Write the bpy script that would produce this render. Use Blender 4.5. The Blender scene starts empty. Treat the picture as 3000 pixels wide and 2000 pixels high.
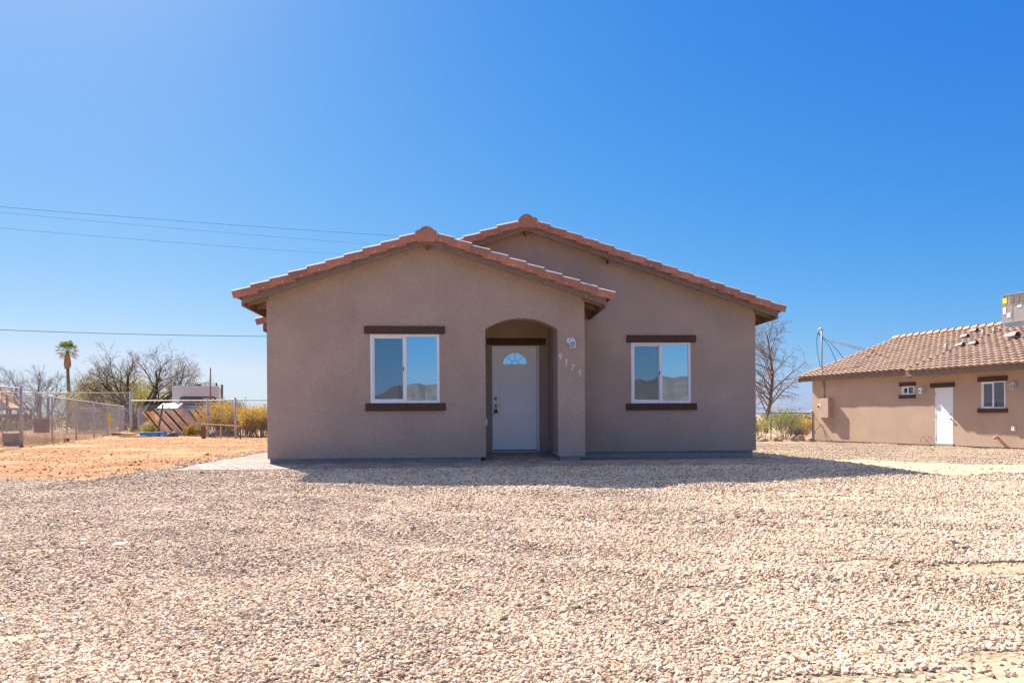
import bpy, math, random
import numpy as np
from mathutils import Vector, Matrix

S = bpy.context.scene
COL = S.collection

# ------------------------------------------------------------------ camera, sky, sun, exposure
LENS_PX, YAW, ROLL, EYE, HORIZON = 2200.0, math.radians(3.8), 0.0065, 0.85, 1221.0
cam_d = bpy.data.cameras.new("camera")
cam = bpy.data.objects.new("camera", cam_d)
COL.objects.link(cam)
cam.location = (0, 0, EYE)
cam.rotation_euler = (Matrix.Rotation(-YAW, 3, 'Z') @ Matrix.Rotation(math.pi / 2, 3, 'X') @ Matrix.Rotation(-ROLL, 3, 'Z')).to_euler()
cam_d.sensor_width = 36
cam_d.lens = LENS_PX / 3000 * 36
cam_d.shift_y = (HORIZON - 1000) / 3000
cam_d.clip_end = 20000
S.camera = cam

SUN_T = Vector((-0.53, 0.93, 1.0)).normalized()           # direction towards the sun
SUN_EL = math.asin(SUN_T.z)
SUN_AZ = math.atan2(SUN_T.x, SUN_T.y)
world = bpy.data.worlds.new("World")
S.world = world
world.use_nodes = True
wn, wl = world.node_tree.nodes, world.node_tree.links
wn.clear()
sky = wn.new("ShaderNodeTexSky")
sky.sky_type = 'NISHITA'
sky.sun_disc = False
sky.sun_elevation = SUN_EL
sky.sun_rotation = SUN_AZ
sky.altitude = 700
sky.air_density = 1.0
sky.dust_density = 0.85
sky.ozone_density = 3.0
sep = wn.new("ShaderNodeSeparateColor"); cmb = wn.new("ShaderNodeCombineColor")
wl.new(sky.outputs[0], sep.inputs[0])
for i_, (g_, k_) in enumerate(((1.69, 1.03), (0.90, 0.85), (0.30, 0.99))):      # colour response of the camera to the clear sky
    m1 = wn.new("ShaderNodeMath"); m1.operation = 'MULTIPLY'; m1.inputs[1].default_value = 0.1
    m2 = wn.new("ShaderNodeMath"); m2.operation = 'POWER'; m2.inputs[1].default_value = g_
    m3 = wn.new("ShaderNodeMath"); m3.operation = 'MULTIPLY'; m3.inputs[1].default_value = k_ / 0.264
    m4 = wn.new("ShaderNodeMath"); m4.operation = 'MINIMUM'; m4.inputs[1].default_value = (2.7, 3.15, 12.0)[i_]
    wl.new(sep.outputs[i_], m1.inputs[0]); wl.new(m1.outputs[0], m2.inputs[0]); wl.new(m2.outputs[0], m3.inputs[0]); wl.new(m3.outputs[0], m4.inputs[0]); wl.new(m4.outputs[0], cmb.inputs[i_])
bg = wn.new("ShaderNodeBackground")
bg.inputs['Strength'].default_value = 0.1
wo = wn.new("ShaderNodeOutputWorld")
# sky above the frame, paled and brightened as added fill for the shade
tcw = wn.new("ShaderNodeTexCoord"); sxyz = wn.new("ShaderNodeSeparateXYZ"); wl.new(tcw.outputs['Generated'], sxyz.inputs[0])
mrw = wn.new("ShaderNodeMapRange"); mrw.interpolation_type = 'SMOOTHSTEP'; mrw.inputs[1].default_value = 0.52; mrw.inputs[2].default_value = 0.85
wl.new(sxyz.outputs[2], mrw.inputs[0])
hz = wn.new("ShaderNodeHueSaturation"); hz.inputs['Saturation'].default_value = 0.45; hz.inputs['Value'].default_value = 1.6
wl.new(sky.outputs[0], hz.inputs['Color'])
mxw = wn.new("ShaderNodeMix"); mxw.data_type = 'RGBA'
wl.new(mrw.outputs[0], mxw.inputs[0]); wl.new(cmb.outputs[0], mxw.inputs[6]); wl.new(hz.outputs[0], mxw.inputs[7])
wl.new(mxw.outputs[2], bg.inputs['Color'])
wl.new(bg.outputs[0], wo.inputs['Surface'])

sl = bpy.data.lights.new("sun", 'SUN')
sl.energy = 5.0
sl.angle = math.radians(0.5)
sl.color = (1.0, 0.94, 0.83)
sun = bpy.data.objects.new("sun", sl)
COL.objects.link(sun)
sun.rotation_euler = SUN_T.to_track_quat('Z', 'Y').to_euler()

S.view_settings.view_transform = 'Standard'
S.view_settings.look = 'None'
S.view_settings.exposure = 1.4
S.view_settings.gamma = 1.0
S.cycles.max_bounces = 8
S.cycles.transparent_max_bounces = 24

# ------------------------------------------------------------------ measuring helpers (photo pixel -> real position)
def ray(px, py):
    a, b = px - 1500, HORIZON - py
    u = (a * math.cos(ROLL) + b * math.sin(ROLL)) / LENS_PX
    v = (-a * math.sin(ROLL) + b * math.cos(ROLL)) / LENS_PX
    s, c = math.sin(YAW), math.cos(YAW)
    return Vector((s + u * c, c - u * s, v))
def at(px, py, d):
    return Vector((0, 0, EYE)) + ray(px, py) * d
def at_y(px, py, Y):
    r = ray(px, py)
    return Vector((0, 0, EYE)) + r * (Y / r.y)

# ------------------------------------------------------------------ terrain height
def sst(a, b, x):
    t = np.clip((np.asarray(x, float) - a) / (b - a), 0, 1)
    return t * t * (3 - 2 * t)
def vhash(i, j, seed):
    n = (i * 374761393 + j * 668265263 + seed * 1442695041) & 0x7fffffff
    n = ((n ^ (n >> 13)) * 1274126177) & 0x7fffffff
    return ((n ^ (n >> 16)) & 0xffff) / 65535.0
def vnoise(x, y, s, seed=0):
    x = np.asarray(x, float) / s; y = np.asarray(y, float) / s
    i = np.floor(x).astype(np.int64); j = np.floor(y).astype(np.int64)
    fx, fy = x - i, y - j
    fx = fx * fx * (3 - 2 * fx); fy = fy * fy * (3 - 2 * fy)
    a = vhash(i, j, seed); b = vhash(i + 1, j, seed); c = vhash(i, j + 1, seed); d = vhash(i + 1, j + 1, seed)
    return (a * (1 - fx) + b * fx) * (1 - fy) + (c * (1 - fx) + d * fx) * fy
def house_dist(x, y):
    dx = np.maximum(np.maximum(-4.6 - x, x - 6.2), 0); dy = np.maximum(np.maximum(12.2 - y, y - 25), 0)
    return np.hypot(dx, dy)
def gz(x, y):
    x = np.asarray(x, float); y = np.asarray(y, float)
    z = -0.03 - 0.26 * sst(-1, 11.5, x) * sst(4, 13, y)
    pad = 1 - sst(0.0, 2.6, house_dist(x, y))
    und = (vnoise(x, y, 1.1, 1) - .5) * 0.042 + (vnoise(x, y, 3.7, 2) - .5) * 0.05 + (vnoise(x, y, .42, 3) - .5) * 0.024 + .010 * np.sin((x * .5 + y * 1.6) * 2.6 + 2.5 * vnoise(x, y, 4.0, 7)) * sst(3, 6, y)
    for rr_ in (9.2, 10.75):
        q_ = np.abs(np.hypot(x - 5.5, y - 14.5) - rr_)
        und = und - .020 * np.exp(-(q_ / .16) ** 2) + .012 * np.exp(-((q_ - .32) / .13) ** 2)
    und = und * (1 - pad)
    z = z * (1 - pad) + 0.022 * pad + und
    # low bank of spoil along the rear fence
    fy_ = 38.13 + (x + 12.58) * (38.13 - 33.88) / (-12.58 + 9.99)
    return z
def G(x, y):
    return float(gz(x, y))

# region masks in ground coordinates
DIRT_EDGE = [(-40, 14.2), (-9.0, 12.9), (-7.24, 12.29), (-6.4, 11.55), (-5.4, 10.75), (-5.1, 11.2), (-5.0, 12.2), (-5.1, 14), (-5.1, 17), (-5.2, 24), (-5.2, 60)]
def inside(poly, x, y):
    x = np.asarray(x, float); y = np.asarray(y, float)
    res = np.zeros(x.shape, bool)
    n = len(poly)
    for k in range(n):
        x1, y1 = poly[k]; x2, y2 = poly[(k + 1) % n]
        cond = ((y1 > y) != (y2 > y))
        xi = (x2 - x1) * (y - y1) / ((y2 - y1) if y2 != y1 else 1e-9) + x1
        res ^= cond & (x < xi)
    return res
ORANGE_POLY = DIRT_EDGE + [(-40, 60)]
TRACK_POLY = [(5.9, 14.2), (7.9, 13.4), (9.0, 13.1), (10.7, 13.2), (18, 12.0), (18, 14.2), (12.6, 16.0), (8.9, 18.4), (7.4, 20.5), (6.2, 30), (5.6, 30)]
SAND = [(1.42, 2.45, .42, .13), (2.0, 2.62, .28, .10), (1.85, 3.08, .12, .05), (2.25, 3.0, .12, .05), (2.3, 2.35, .8, .26), (1.2, 2.36, .6, .10), (2.6, 2.9, .3, .12), (3.3, 3.6, .5, .10), (.2, 9.6, .9, .12), (4.4, 8.0, 1.0, .2), (1.28, 3.88, .26, .08), (2.35, 4.3, .35, .08), (2.75, 2.75, .35, .12), (-2.85, 5.3, .25, .10), (-2.0, 3.2, .3, .1), (3.1, 4.2, .4, .1)]
def masks(x, y):
    wx = x + (vnoise(x, y, .5, 11) - .5) * .5 + (vnoise(x, y, .13, 12) - .5) * .16
    wy = y + (vnoise(x, y, .5, 13) - .5) * .5 + (vnoise(x, y, .13, 14) - .5) * .16
    far = np.clip(y / 12., .3, 1.6)
    orange = inside(ORANGE_POLY, x + (wx - x) * far, y + (wy - y) * far).astype(float)
    track = inside(TRACK_POLY, x + (wx - x) * far * 1.4, y + (wy - y) * far).astype(float)
    sand = np.zeros_like(orange)
    for sx, sy, rx, ry in SAND:
        q = ((wx * .35 + x * .65 - sx) / rx) ** 2 + ((wy * .25 + y * .75 - sy) / ry) ** 2
        sand = np.maximum(sand, 1 - sst(.7, 1.3, q))
    beyond = sst(30, 34, y) * (x > -6)
    gravel = np.clip(1 - orange - track - sand * .95, 0, 1) * (1 - beyond) * (1 - sst(17, 23, -x))
    pale2 = .8 * sst(15.5, 18, y) * (x > 5.5) * (1 - beyond) * vnoise(x, y, 2.2, 41)
    return gravel, np.clip(orange + .28 * (x > 5.5) * sst(19, 24, y) * (1 - beyond), 0, 1), np.clip(track + sand + pale2, 0, 1)

# ------------------------------------------------------------------ mesh builder
class MB:
    def __init__(s): s.v, s.f, s.m, s.t, s.M = [], [], [], [], None
    def add(s, vs, fs, m=0, tone=None):
        b = len(s.v)
        if s.M is not None: vs = [s.M @ Vector(p) for p in vs]
        s.v.extend(tuple(p) for p in vs)
        tt = random.random() if tone is None else tone
        for f in fs:
            s.f.append(tuple(b + i for i in f)); s.m.append(m); s.t.append(tt)
    def box(s, x0, x1, y0, y1, z0, z1, m=0, tone=None):
        s.add([(x0, y0, z0), (x1, y0, z0), (x1, y1, z0), (x0, y1, z0), (x0, y0, z1), (x1, y0, z1), (x1, y1, z1), (x0, y1, z1)],
              [(0, 3, 2, 1), (4, 5, 6, 7), (0, 1, 5, 4), (1, 2, 6, 5), (2, 3, 7, 6), (3, 0, 4, 7)], m, tone)
    def obox(s, c, ax, ay, az, hx, hy, hz, m=0, tone=None):
        c = Vector(c); ax, ay, az = Vector(ax).normalized() * hx, Vector(ay).normalized() * hy, Vector(az).normalized() * hz
        vs = [c + ax * i + ay * j + az * k for k in (-1, 1) for (i, j) in ((-1, -1), (1, -1), (1, 1), (-1, 1))]
        s.add(vs, [(0, 3, 2, 1), (4, 5, 6, 7), (0, 1, 5, 4), (1, 2, 6, 5), (2, 3, 7, 6), (3, 0, 4, 7)], m, tone)
    def bar(s, a, b, w, h, m=0, up=(0, 0, 1), tone=None):
        a, b = Vector(a), Vector(b); d = (b - a)
        if d.length < 1e-6: return
        up = Vector(up); side = d.cross(up)
        if side.length < 1e-6: side = Vector((1, 0, 0))
        side.normalize(); u2 = side.cross(d).normalized()
        s.obox((a + b) / 2, d, side, u2, d.length / 2, w / 2, h / 2, m, tone)
    def ext(s, poly, fn, a, b, m=0, tone=None):
        """extrude 2-D polygon; fn(p, t) gives the 3-D point, t in (a, b)"""
        n = len(poly)
        vs = [fn(p, a) for p in poly] + [fn(p, b) for p in poly]
        s.add(vs, [tuple(range(n))[::-1], tuple(range(n, 2 * n))] + [(i, (i + 1) % n, n + (i + 1) % n, n + i) for i in range(n)], m, tone)
    def tube(s, pts, rad, n=6, m=0, cap=True, tone=None):
        pts = [Vector(p) for p in pts]
        if not hasattr(rad, '__len__'): rad = [rad] * len(pts)
        vs, fs = [], []
        prev = None
        for i, p in enumerate(pts):
            d = (pts[min(i + 1, len(pts) - 1)] - pts[max(i - 1, 0)])
            if d.length < 1e-9: d = Vector((0, 0, 1))
            d.normalize()
            if prev is None:
                a = d.cross(Vector((0, 0, 1)))
                if a.length < .05: a = d.cross(Vector((1, 0, 0)))
            else:
                a = prev - d * prev.dot(d)
                if a.length < 1e-6: a = d.cross(Vector((0, 0, 1)))
            a.normalize(); prev = a
            b = d.cross(a)
            for k in range(n):
                th = 2 * math.pi * k / n
                vs.append(p + (a * math.cos(th) + b * math.sin(th)) * rad[i])
        for i in range(len(pts) - 1):
            for k in range(n):
                k2 = (k + 1) % n
                fs.append((i * n + k, i * n + k2, (i + 1) * n + k2, (i + 1) * n + k))
        if cap:
            fs.append(tuple(range(n))[::-1]); fs.append(tuple((len(pts) - 1) * n + k for k in range(n)))
        s.add(vs, fs, m, tone)
    def lathe(s, prof, c=(0, 0, 0), n=16, m=0, axis='Z', tone=None):
        vs, fs = [], []
        for r, z in prof:
            for k in range(n):
                th = 2 * math.pi * k / n
                p = (r * math.cos(th), r * math.sin(th), z)
                if axis == 'Y': p = (p[0], z, p[1])
                vs.append((p[0] + c[0], p[1] + c[1], p[2] + c[2]))
        for i in range(len(prof) - 1):
            for k in range(n):
                k2 = (k + 1) % n
                fs.append((i * n + k, i * n + k2, (i + 1) * n + k2, (i + 1) * n + k))
        s.add(vs, fs, m, tone)
    def build(s, name, mats, parent=None, smooth=False, bevel=0, loc=None):
        me = bpy.data.meshes.new(name)
        me.from_pydata(s.v, [], s.f)
        if not isinstance(mats, (list, tuple)): mats = [mats]
        for m in mats: me.materials.append(m)
        if len(mats) > 1: me.polygons.foreach_set('material_index', s.m)
        a = me.attributes.new('tone', 'FLOAT', 'FACE'); a.data.foreach_set('value', s.t)
        if smooth: me.polygons.foreach_set('use_smooth', [True] * len(s.f))
        me.update()
        o = bpy.data.objects.new(name, me); COL.objects.link(o)
        if parent: o.parent = parent
        if loc is not None: o.location = loc
        if bevel:
            b = o.modifiers.new('bevel', 'BEVEL'); b.width = bevel; b.segments = 2; b.limit_method = 'ANGLE'
        return o
def tag(o, label=None, cat=None, group=None, kind=None):
    if label: o['label'] = label
    if cat: o['category'] = cat
    if group: o['group'] = group
    if kind: o['kind'] = kind
    return o
def empty(name, loc=(0, 0, 0), rz=0, label=None, cat=None, group=None):
    o = bpy.data.objects.new(name, None); COL.objects.link(o)
    o.location = loc; o.rotation_euler = (0, 0, rz); o.empty_display_size = .2
    return tag(o, label, cat, group)

# ------------------------------------------------------------------ materials
def mat(name, col, col2=None, scale=4.0, rough=.8, bump=0, bscale=40, tone=0, metal=0, spec=.3, detail=5, bdist=.01, transl=0, grain=0):
    m = bpy.data.materials.new(name); m.use_nodes = True
    n, l = m.node_tree.nodes, m.node_tree.links
    p = n['Principled BSDF']
    p.inputs['Roughness'].default_value = rough
    p.inputs['Metallic'].default_value = metal
    p.inputs['Specular IOR Level'].default_value = spec
    tc = n.new('ShaderNodeTexCoord')
    c4 = lambda c: (c[0], c[1], c[2], 1)
    src = None
    if col2:
        nz = n.new('ShaderNodeTexNoise'); nz.inputs['Scale'].default_value = scale; nz.inputs['Detail'].default_value = detail
        l.new(tc.outputs['Object'], nz.inputs['Vector'])
        mr = n.new('ShaderNodeMapRange'); mr.inputs[1].default_value = .32; mr.inputs[2].default_value = .68
        l.new(nz.outputs[0], mr.inputs[0])
        mx = n.new('ShaderNodeMix'); mx.data_type = 'RGBA'
        mx.inputs[6].default_value = c4(col); mx.inputs[7].default_value = c4(col2)
        l.new(mr.outputs[0], mx.inputs[0]); src = mx.outputs[2]
    else:
        rgb = n.new('ShaderNodeRGB'); rgb.outputs[0].default_value = c4(col); src = rgb.outputs[0]
    if grain:
        ng_ = n.new('ShaderNodeTexNoise'); ng_.inputs['Scale'].default_value = 34; ng_.inputs['Detail'].default_value = 4; ng_.inputs['Roughness'].default_value = .7
        l.new(tc.outputs['Object'], ng_.inputs['Vector'])
        mg = n.new('ShaderNodeMapRange'); mg.inputs[1].default_value = .3; mg.inputs[2].default_value = .7; mg.inputs[3].default_value = 1 - grain; mg.inputs[4].default_value = 1 + grain
        l.new(ng_.outputs[0], mg.inputs[0])
        vg = n.new('ShaderNodeVectorMath'); vg.operation = 'SCALE'; l.new(src, vg.inputs[0]); l.new(mg.outputs[0], vg.inputs['Scale']); src = vg.outputs[0]
    if tone:
        at_ = n.new('ShaderNodeAttribute'); at_.attribute_name = 'tone'
        mr = n.new('ShaderNodeMapRange'); mr.inputs[3].default_value = 1 - tone; mr.inputs[4].default_value = 1 + tone
        l.new(at_.outputs['Fac'], mr.inputs[0])
        vm = n.new('ShaderNodeVectorMath'); vm.operation = 'SCALE'
        l.new(src, vm.inputs[0]); l.new(mr.outputs[0], vm.inputs['Scale']); src = vm.outputs[0]
    l.new(src, p.inputs['Base Color'])
    if bump:
        nb = n.new('ShaderNodeTexNoise'); nb.inputs['Scale'].default_value = bscale; nb.inputs['Detail'].default_value = 6
        l.new(tc.outputs['Object'], nb.inputs['Vector'])
        b = n.new('ShaderNodeBump'); b.inputs['Strength'].default_value = bump; b.inputs['Distance'].default_value = bdist
        l.new(nb.outputs[0], b.inputs['Height']); l.new(b.outputs[0], p.inputs['Normal'])
    if transl:
        tr = n.new('ShaderNodeBsdfTranslucent'); l.new(src, tr.inputs[0])
        ms = n.new('ShaderNodeMixShader'); ms.inputs[0].default_value = transl
        out = n['Material Output']
        l.new(p.outputs[0], ms.inputs[1]); l.new(tr.outputs[0], ms.inputs[2]); l.new(ms.outputs[0], out.inputs['Surface'])
    return m

M = {}
M['stucco'] = mat('stucco', (.395, .300, .240), (.46, .352, .282), 1.4, .95, .9, 55, bdist=.016, spec=.1, detail=10, grain=.11)
M['stucco_b'] = mat('stucco_neighbour', (.47, .335, .24), (.53, .385, .28), 1.2, .95, .9, 45, bdist=.018, spec=.1, detail=10, grain=.14)
M['trim'] = mat('brown_trim', (.075, .045, .032), (.105, .065, .045), 14, .9, .5, 90, bdist=.005, spec=.15)
M['foundation'] = mat('foundation', (.30, .275, .25), (.36, .33, .30), 6, .9, .3, 50)
M['wood_brown'] = mat('painted_brown_wood', (.20, .135, .10), (.25, .175, .13), 9, .8, .15, 60)
M['wood_soffit'] = mat('soffit_wood', (.22, .15, .105), (.30, .21, .145), 7, .8, .15, 60)
M['rake_tile'] = mat('rake_tile', (.49, .20, .125), (.36, .165, .115), 6, .85, .3, 60, tone=.16)
M['tile'] = mat('roof_tile', (.45, .315, .24), (.36, .245, .185), 2.2, .9, .2, 60, tone=.10)
M['tile_main'] = mat('main_roof_tile', (.46, .22, .14), (.36, .19, .13), 3, .85, .2, 60, tone=.2)
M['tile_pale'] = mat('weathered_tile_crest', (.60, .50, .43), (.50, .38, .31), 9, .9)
M['mortar'] = mat('mortar', (.50, .47, .42), (.36, .34, .31), 20, .95, .4, 60)
M['vinyl'] = mat('white_vinyl', (.80, .80, .82), None, rough=.35, spec=.5)
M['door'] = mat('door_paint', (.90, .90, .90), (.86, .87, .88), 1.5, rough=.35, spec=.5)
M['door_b'] = mat('neighbour_door_paint', (.80, .80, .82), None, rough=.45)
M['white_metal'] = mat('white_metal', (.78, .78, .80), None, rough=.4, spec=.5)
M['steel'] = mat('galvanised_steel', (.52, .50, .49), (.42, .41, .40), 8, .7, metal=.1)
M['steel_dark'] = mat('dull_steel', (.14, .14, .145), (.10, .10, .105), 8, .7, metal=.1)
M['nickel'] = mat('nickel', (.6, .55, .48), None, rough=.25, metal=1)
M['black'] = mat('black_plastic', (.018, .016, .016), None, rough=.4)
M['wire'] = mat('cable', (.02, .04, .09), None, rough=1, spec=0)
M['wire_teal'] = mat('teal_cable', (.02, .09, .10), None, rough=.5)
M['paver'] = mat('paver', (.34, .22, .18), (.27, .225, .21), 3, .9, .3, 70, tone=.26)
M['paver_sand'] = mat('joint_sand', (.20, .15, .11), None, rough=1)
M['bark'] = mat('dark_bark', (.055, .042, .035), (.10, .075, .06), 10, .95, .5, 30)
M['twig'] = mat('grey_twig', (.27, .22, .19), (.17, .14, .12), 3, .9)
M['bark_brown'] = mat('brown_bark', (.20, .125, .085), (.13, .085, .06), 6, .95, .5, 30)
M['leaf_yellow'] = mat('yellow_green_leaf', (.42, .36, .10), (.33, .29, .09), 2.5, .9, tone=.45, transl=.4, spec=.05)
M['leaf_gold'] = mat('golden_creosote_leaf', (.55, .33, .06), (.42, .29, .06), 1.6, .9, tone=.5, transl=.4, spec=.05)
M['leaf_green'] = mat('palo_verde_leaf', (.26, .33, .07), (.34, .35, .09), 3, .7, tone=.45, transl=.3)
M['leaf_dark'] = mat('dark_leaf', (.085, .10, .04), (.14, .14, .06), 3, .7, tone=.4, transl=.2)
M['palm_green'] = mat('palm_green', (.11, .15, .025), (.20, .20, .04), 4, .9, tone=.4, transl=.25, spec=.05)
M['palm_dead'] = mat('palm_dead', (.50, .32, .18), (.36, .23, .13), 6, .9, tone=.3)
M['dry_grass'] = mat('dry_grass', (.55, .40, .19), (.42, .28, .13), 3, .9, tone=.4, transl=.2)
M['rock'] = mat('tan_rock', (.50, .34, .23), (.38, .25, .18), 5, .9, .6, 12, tone=.2)
M['camper'] = mat('camper_white', (.68, .68, .60), (.62, .62, .55), 2, .5)
M['camper_stripe'] = mat('camper_stripe', (.36, .42, .52), None, rough=.5)
M['camper_line'] = mat('camper_line', (.66, .67, .68), None, rough=.5)
M['shed_white'] = mat('shed_white', (.44, .41, .385), (.39, .36, .345), 3, .6)
M['shed_blue'] = mat('shed_pale_blue', (.42, .50, .62), None, rough=.6)
M['lattice'] = mat('weathered_lattice', (.92, .54, .25), (.76, .42, .19), 5, .9, tone=.35)
M['beam_green'] = mat('green_beam', (.045, .075, .04), (.03, .05, .03), 6, .8)
M['plank'] = mat('pale_plank', (.68, .50, .26), (.60, .42, .22), 5, .8, tone=.15)
M['rusty'] = mat('rusty_board', (.33, .14, .07), (.22, .10, .055), 8, .9)
M['soil'] = mat('orange_soil', (.40, .205, .105), (.28, .14, .07), 8, .95, .6, 12)
M['cardboard'] = mat('weathered_board', (.36, .22, .13), (.26, .165, .10), 7, .9, tone=.1)
M['grey_wood'] = mat('grey_wood', (.20, .17, .16), (.14, .12, .115), 8, .9)
M['tub_blue'] = mat('blue_plastic', (.015, .27, .62), (.03, .36, .68), 4, .45, tone=.1)
M['tub_rim'] = mat('pale_rim', (.42, .56, .60), None, rough=.5)
M['yellow'] = mat('yellow_cloth', (.85, .62, .03), (.75, .5, .03), 8, .8)
M['ac'] = mat('ac_paint', (.37, .32, .285), (.34, .295, .265), 3, .5)
M['ac_dark'] = mat('ac_grille', (.10, .09, .09), None, rough=.6)
M['ac_slat'] = mat('ac_slat', (.34, .295, .265), None, rough=.5)
M['sheet'] = mat('sheet_metal', (.48, .50, .52), (.40, .42, .45), 4, .45, metal=.5)
M['vent'] = mat('vent_paint', (.36, .31, .29), (.30, .26, .24), 5, .6)
M['box_tan'] = mat('meter_box_paint', (.52, .37, .27), (.48, .34, .25), 3, .5)
M['sticker_yellow'] = mat('sticker_yellow', (.90, .78, .03), None, rough=.6)
M['sticker_blue'] = mat('sticker_blue', (.02, .35, .60), None, rough=.6)
M['sticker_white'] = mat('sticker_white', (.75, .78, .80), None, rough=.6)
M['hill'] = mat('hill_rock', (.07, .056, .052), (.10, .08, .072), .012, .95, detail=10)
M['far_hill'] = mat('far_hill', (.14, .16, .22), None, rough=.95)  # blue-grey of distant haze put into the colour, no air is built
M['number'] = mat('number_white', (.82, .84, .88), None, rough=.35)
M['lamp_glass'] = mat('lamp_glass', (.36, .44, .50), None, rough=.15, spec=.6)
M['screen_dark'] = mat('gasket', (.10, .10, .11), None, rough=.6)

def glass(name, tint, k, back):
    m = bpy.data.materials.new(name); m.use_nodes = True
    n, l = m.node_tree.nodes, m.node_tree.links
    n.remove(n['Principled BSDF']); out = n['Material Output']
    g = n.new('ShaderNodeBsdfGlossy'); g.inputs['Color'].default_value = (*tint, 1); g.inputs['Roughness'].default_value = .0
    d = n.new('ShaderNodeBsdfDiffuse'); d.inputs['Color'].default_value = (*back, 1)
    mx = n.new('ShaderNodeMixShader'); mx.inputs[0].default_value = k
    l.new(d.outputs[0], mx.inputs[1]); l.new(g.outputs[0], mx.inputs[2]); l.new(mx.outputs[0], out.inputs['Surface'])
    return m
M['glass'] = glass('window_glass', (.60, .82, .96), .68, (.03, .045, .05))
M['glass_b'] = glass('neighbour_glass', (.9, .95, 1.0), .12, (.02, .025, .03))
M['glass_camper'] = glass('camper_glass', (.9, .95, 1.0), .18, (.05, .045, .04))
def meshy(name, col, alpha):
    m = bpy.data.materials.new(name); m.use_nodes = True
    n, l = m.node_tree.nodes, m.node_tree.links
    n.remove(n['Principled BSDF']); out = n['Material Output']
    t = n.new('ShaderNodeBsdfTransparent'); d = n.new('ShaderNodeBsdfDiffuse'); d.inputs['Color'].default_value = (*col, 1)
    mx = n.new('ShaderNodeMixShader'); mx.inputs[0].default_value = alpha
    l.new(t.outputs[0], mx.inputs[1]); l.new(d.outputs[0], mx.inputs[2]); l.new(mx.outputs[0], out.inputs['Surface'])
    return m
M['screen'] = meshy('insect_screen', (.07, .08, .09), .34)

# ------------------------------------------------------------------ ground
def ground_material():
    m = bpy.data.materials.new('desert_ground'); m.use_nodes = True
    n, l = m.node_tree.nodes, m.node_tree.links
    p = n['Principled BSDF']; p.inputs['Roughness'].default_value = .95; p.inputs['Specular IOR Level'].default_value = .1
    geo = n.new('ShaderNodeNewGeometry')
    def attr(name):
        a = n.new('ShaderNodeAttribute'); a.attribute_name = name; return a.outputs['Fac']
    def noise(s, det=5):
        z = n.new('ShaderNodeTexNoise'); z.inputs['Scale'].default_value = s; z.inputs['Detail'].default_value = det
        l.new(geo.outputs['Position'], z.inputs['Vector']); return z.outputs[0]
    def mr(x, a, b, c=0, d=1):
        k = n.new('ShaderNodeMapRange'); k.inputs[1].default_value = a; k.inputs[2].default_value = b; k.inputs[3].default_value = c; k.inputs[4].default_value = d
        l.new(x, k.inputs[0]); return k.outputs[0]
    def mix(f, a, b):
        k = n.new('ShaderNodeMix'); k.data_type = 'RGBA'
        l.new(f, k.inputs[0])
        for s_, q in ((6, a), (7, b)):
            if isinstance(q, tuple): k.inputs[s_].default_value = (*q, 1)
            else: l.new(q, k.inputs[s_])
        return k.outputs[2]
    vor = n.new('ShaderNodeTexVoronoi'); vor.inputs['Scale'].default_value = 26; l.new(geo.outputs['Position'], vor.inputs['Vector'])
    sep = n.new('ShaderNodeSeparateColor'); l.new(vor.outputs['Color'], sep.inputs[0])
    grav = mix(mr(sep.outputs[0], 0, 1), (.56, .44, .34), (.42, .32, .24))
    grav = mix(mr(sep.outputs[1], .80, .9), grav, (.22, .18, .16))
    grav = mix(mr(vor.outputs['Distance'], .3, .75), grav, (.16, .11, .08))
    grav = mix(mr(noise(.7), .5, .75, 0, .45), grav, (.50, .37, .26))
    # stretched streaks in graded dirt
    mp = n.new('ShaderNodeMapping'); mp.inputs['Scale'].default_value = (.5, 1.6, 1)
    l.new(geo.outputs['Position'], mp.inputs['Vector'])
    zs = n.new('ShaderNodeTexNoise'); zs.inputs['Scale'].default_value = 2.2; zs.inputs['Detail'].default_value = 12; zs.inputs['Roughness'].default_value = .72
    l.new(mp.outputs[0], zs.inputs['Vector'])
    orange = mix(mr(zs.outputs[0], .38, .62), (.225, .100, .044), (.40, .205, .10))
    orange = mix(mr(noise(.33, 7), .50, .66, 0, .75), orange, (.50, .305, .17))
    orange = mix(mr(noise(23, 3), .62, .72, 0, .7), orange, (.20, .10, .055))
    pale = mix(mr(zs.outputs[0], .35, .65), (.47, .335, .215), (.55, .42, .295))
    desert = mix(mr(noise(.05, 8), .35, .65), (.42, .27, .165), (.50, .36, .24))
    desert = mix(mr(noise(9, 4), .55, .7, 0, .6), desert, (.30, .20, .13))
    c = mix(attr('gravel'), desert, grav)
    c = mix(attr('orange'), c, orange)
    c = mix(attr('pale'), c, pale)
    l.new(c, p.inputs['Base Color'])
    b1 = n.new('ShaderNodeBump'); b1.inputs['Strength'].default_value = .9; b1.inputs['Distance'].default_value = .05
    ma = n.new('ShaderNodeMath'); ma.operation = 'MULTIPLY'
    inv = mr(vor.outputs['Distance'], 0, .8, 1, 0)
    l.new(inv, ma.inputs[0]); l.new(attr('gravel'), ma.inputs[1])
    l.new(ma.outputs[0], b1.inputs['Height'])
    b2 = n.new('ShaderNodeBump'); b2.inputs['Strength'].default_value = .7; b2.inputs['Distance'].default_value = .10
    l.new(zs.outputs[0], b2.inputs['Height']); l.new(b1.outputs[0], b2.inputs['Normal'])
    b3 = n.new('ShaderNodeBump'); b3.inputs['Strength'].default_value = .6; b3.inputs['Distance'].default_value = .03
    l.new(noise(14, 6), b3.inputs['Height']); l.new(b2.outputs[0], b3.inputs['Normal'])
    l.new(b3.outputs[0], p.inputs['Normal'])
    return m

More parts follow.
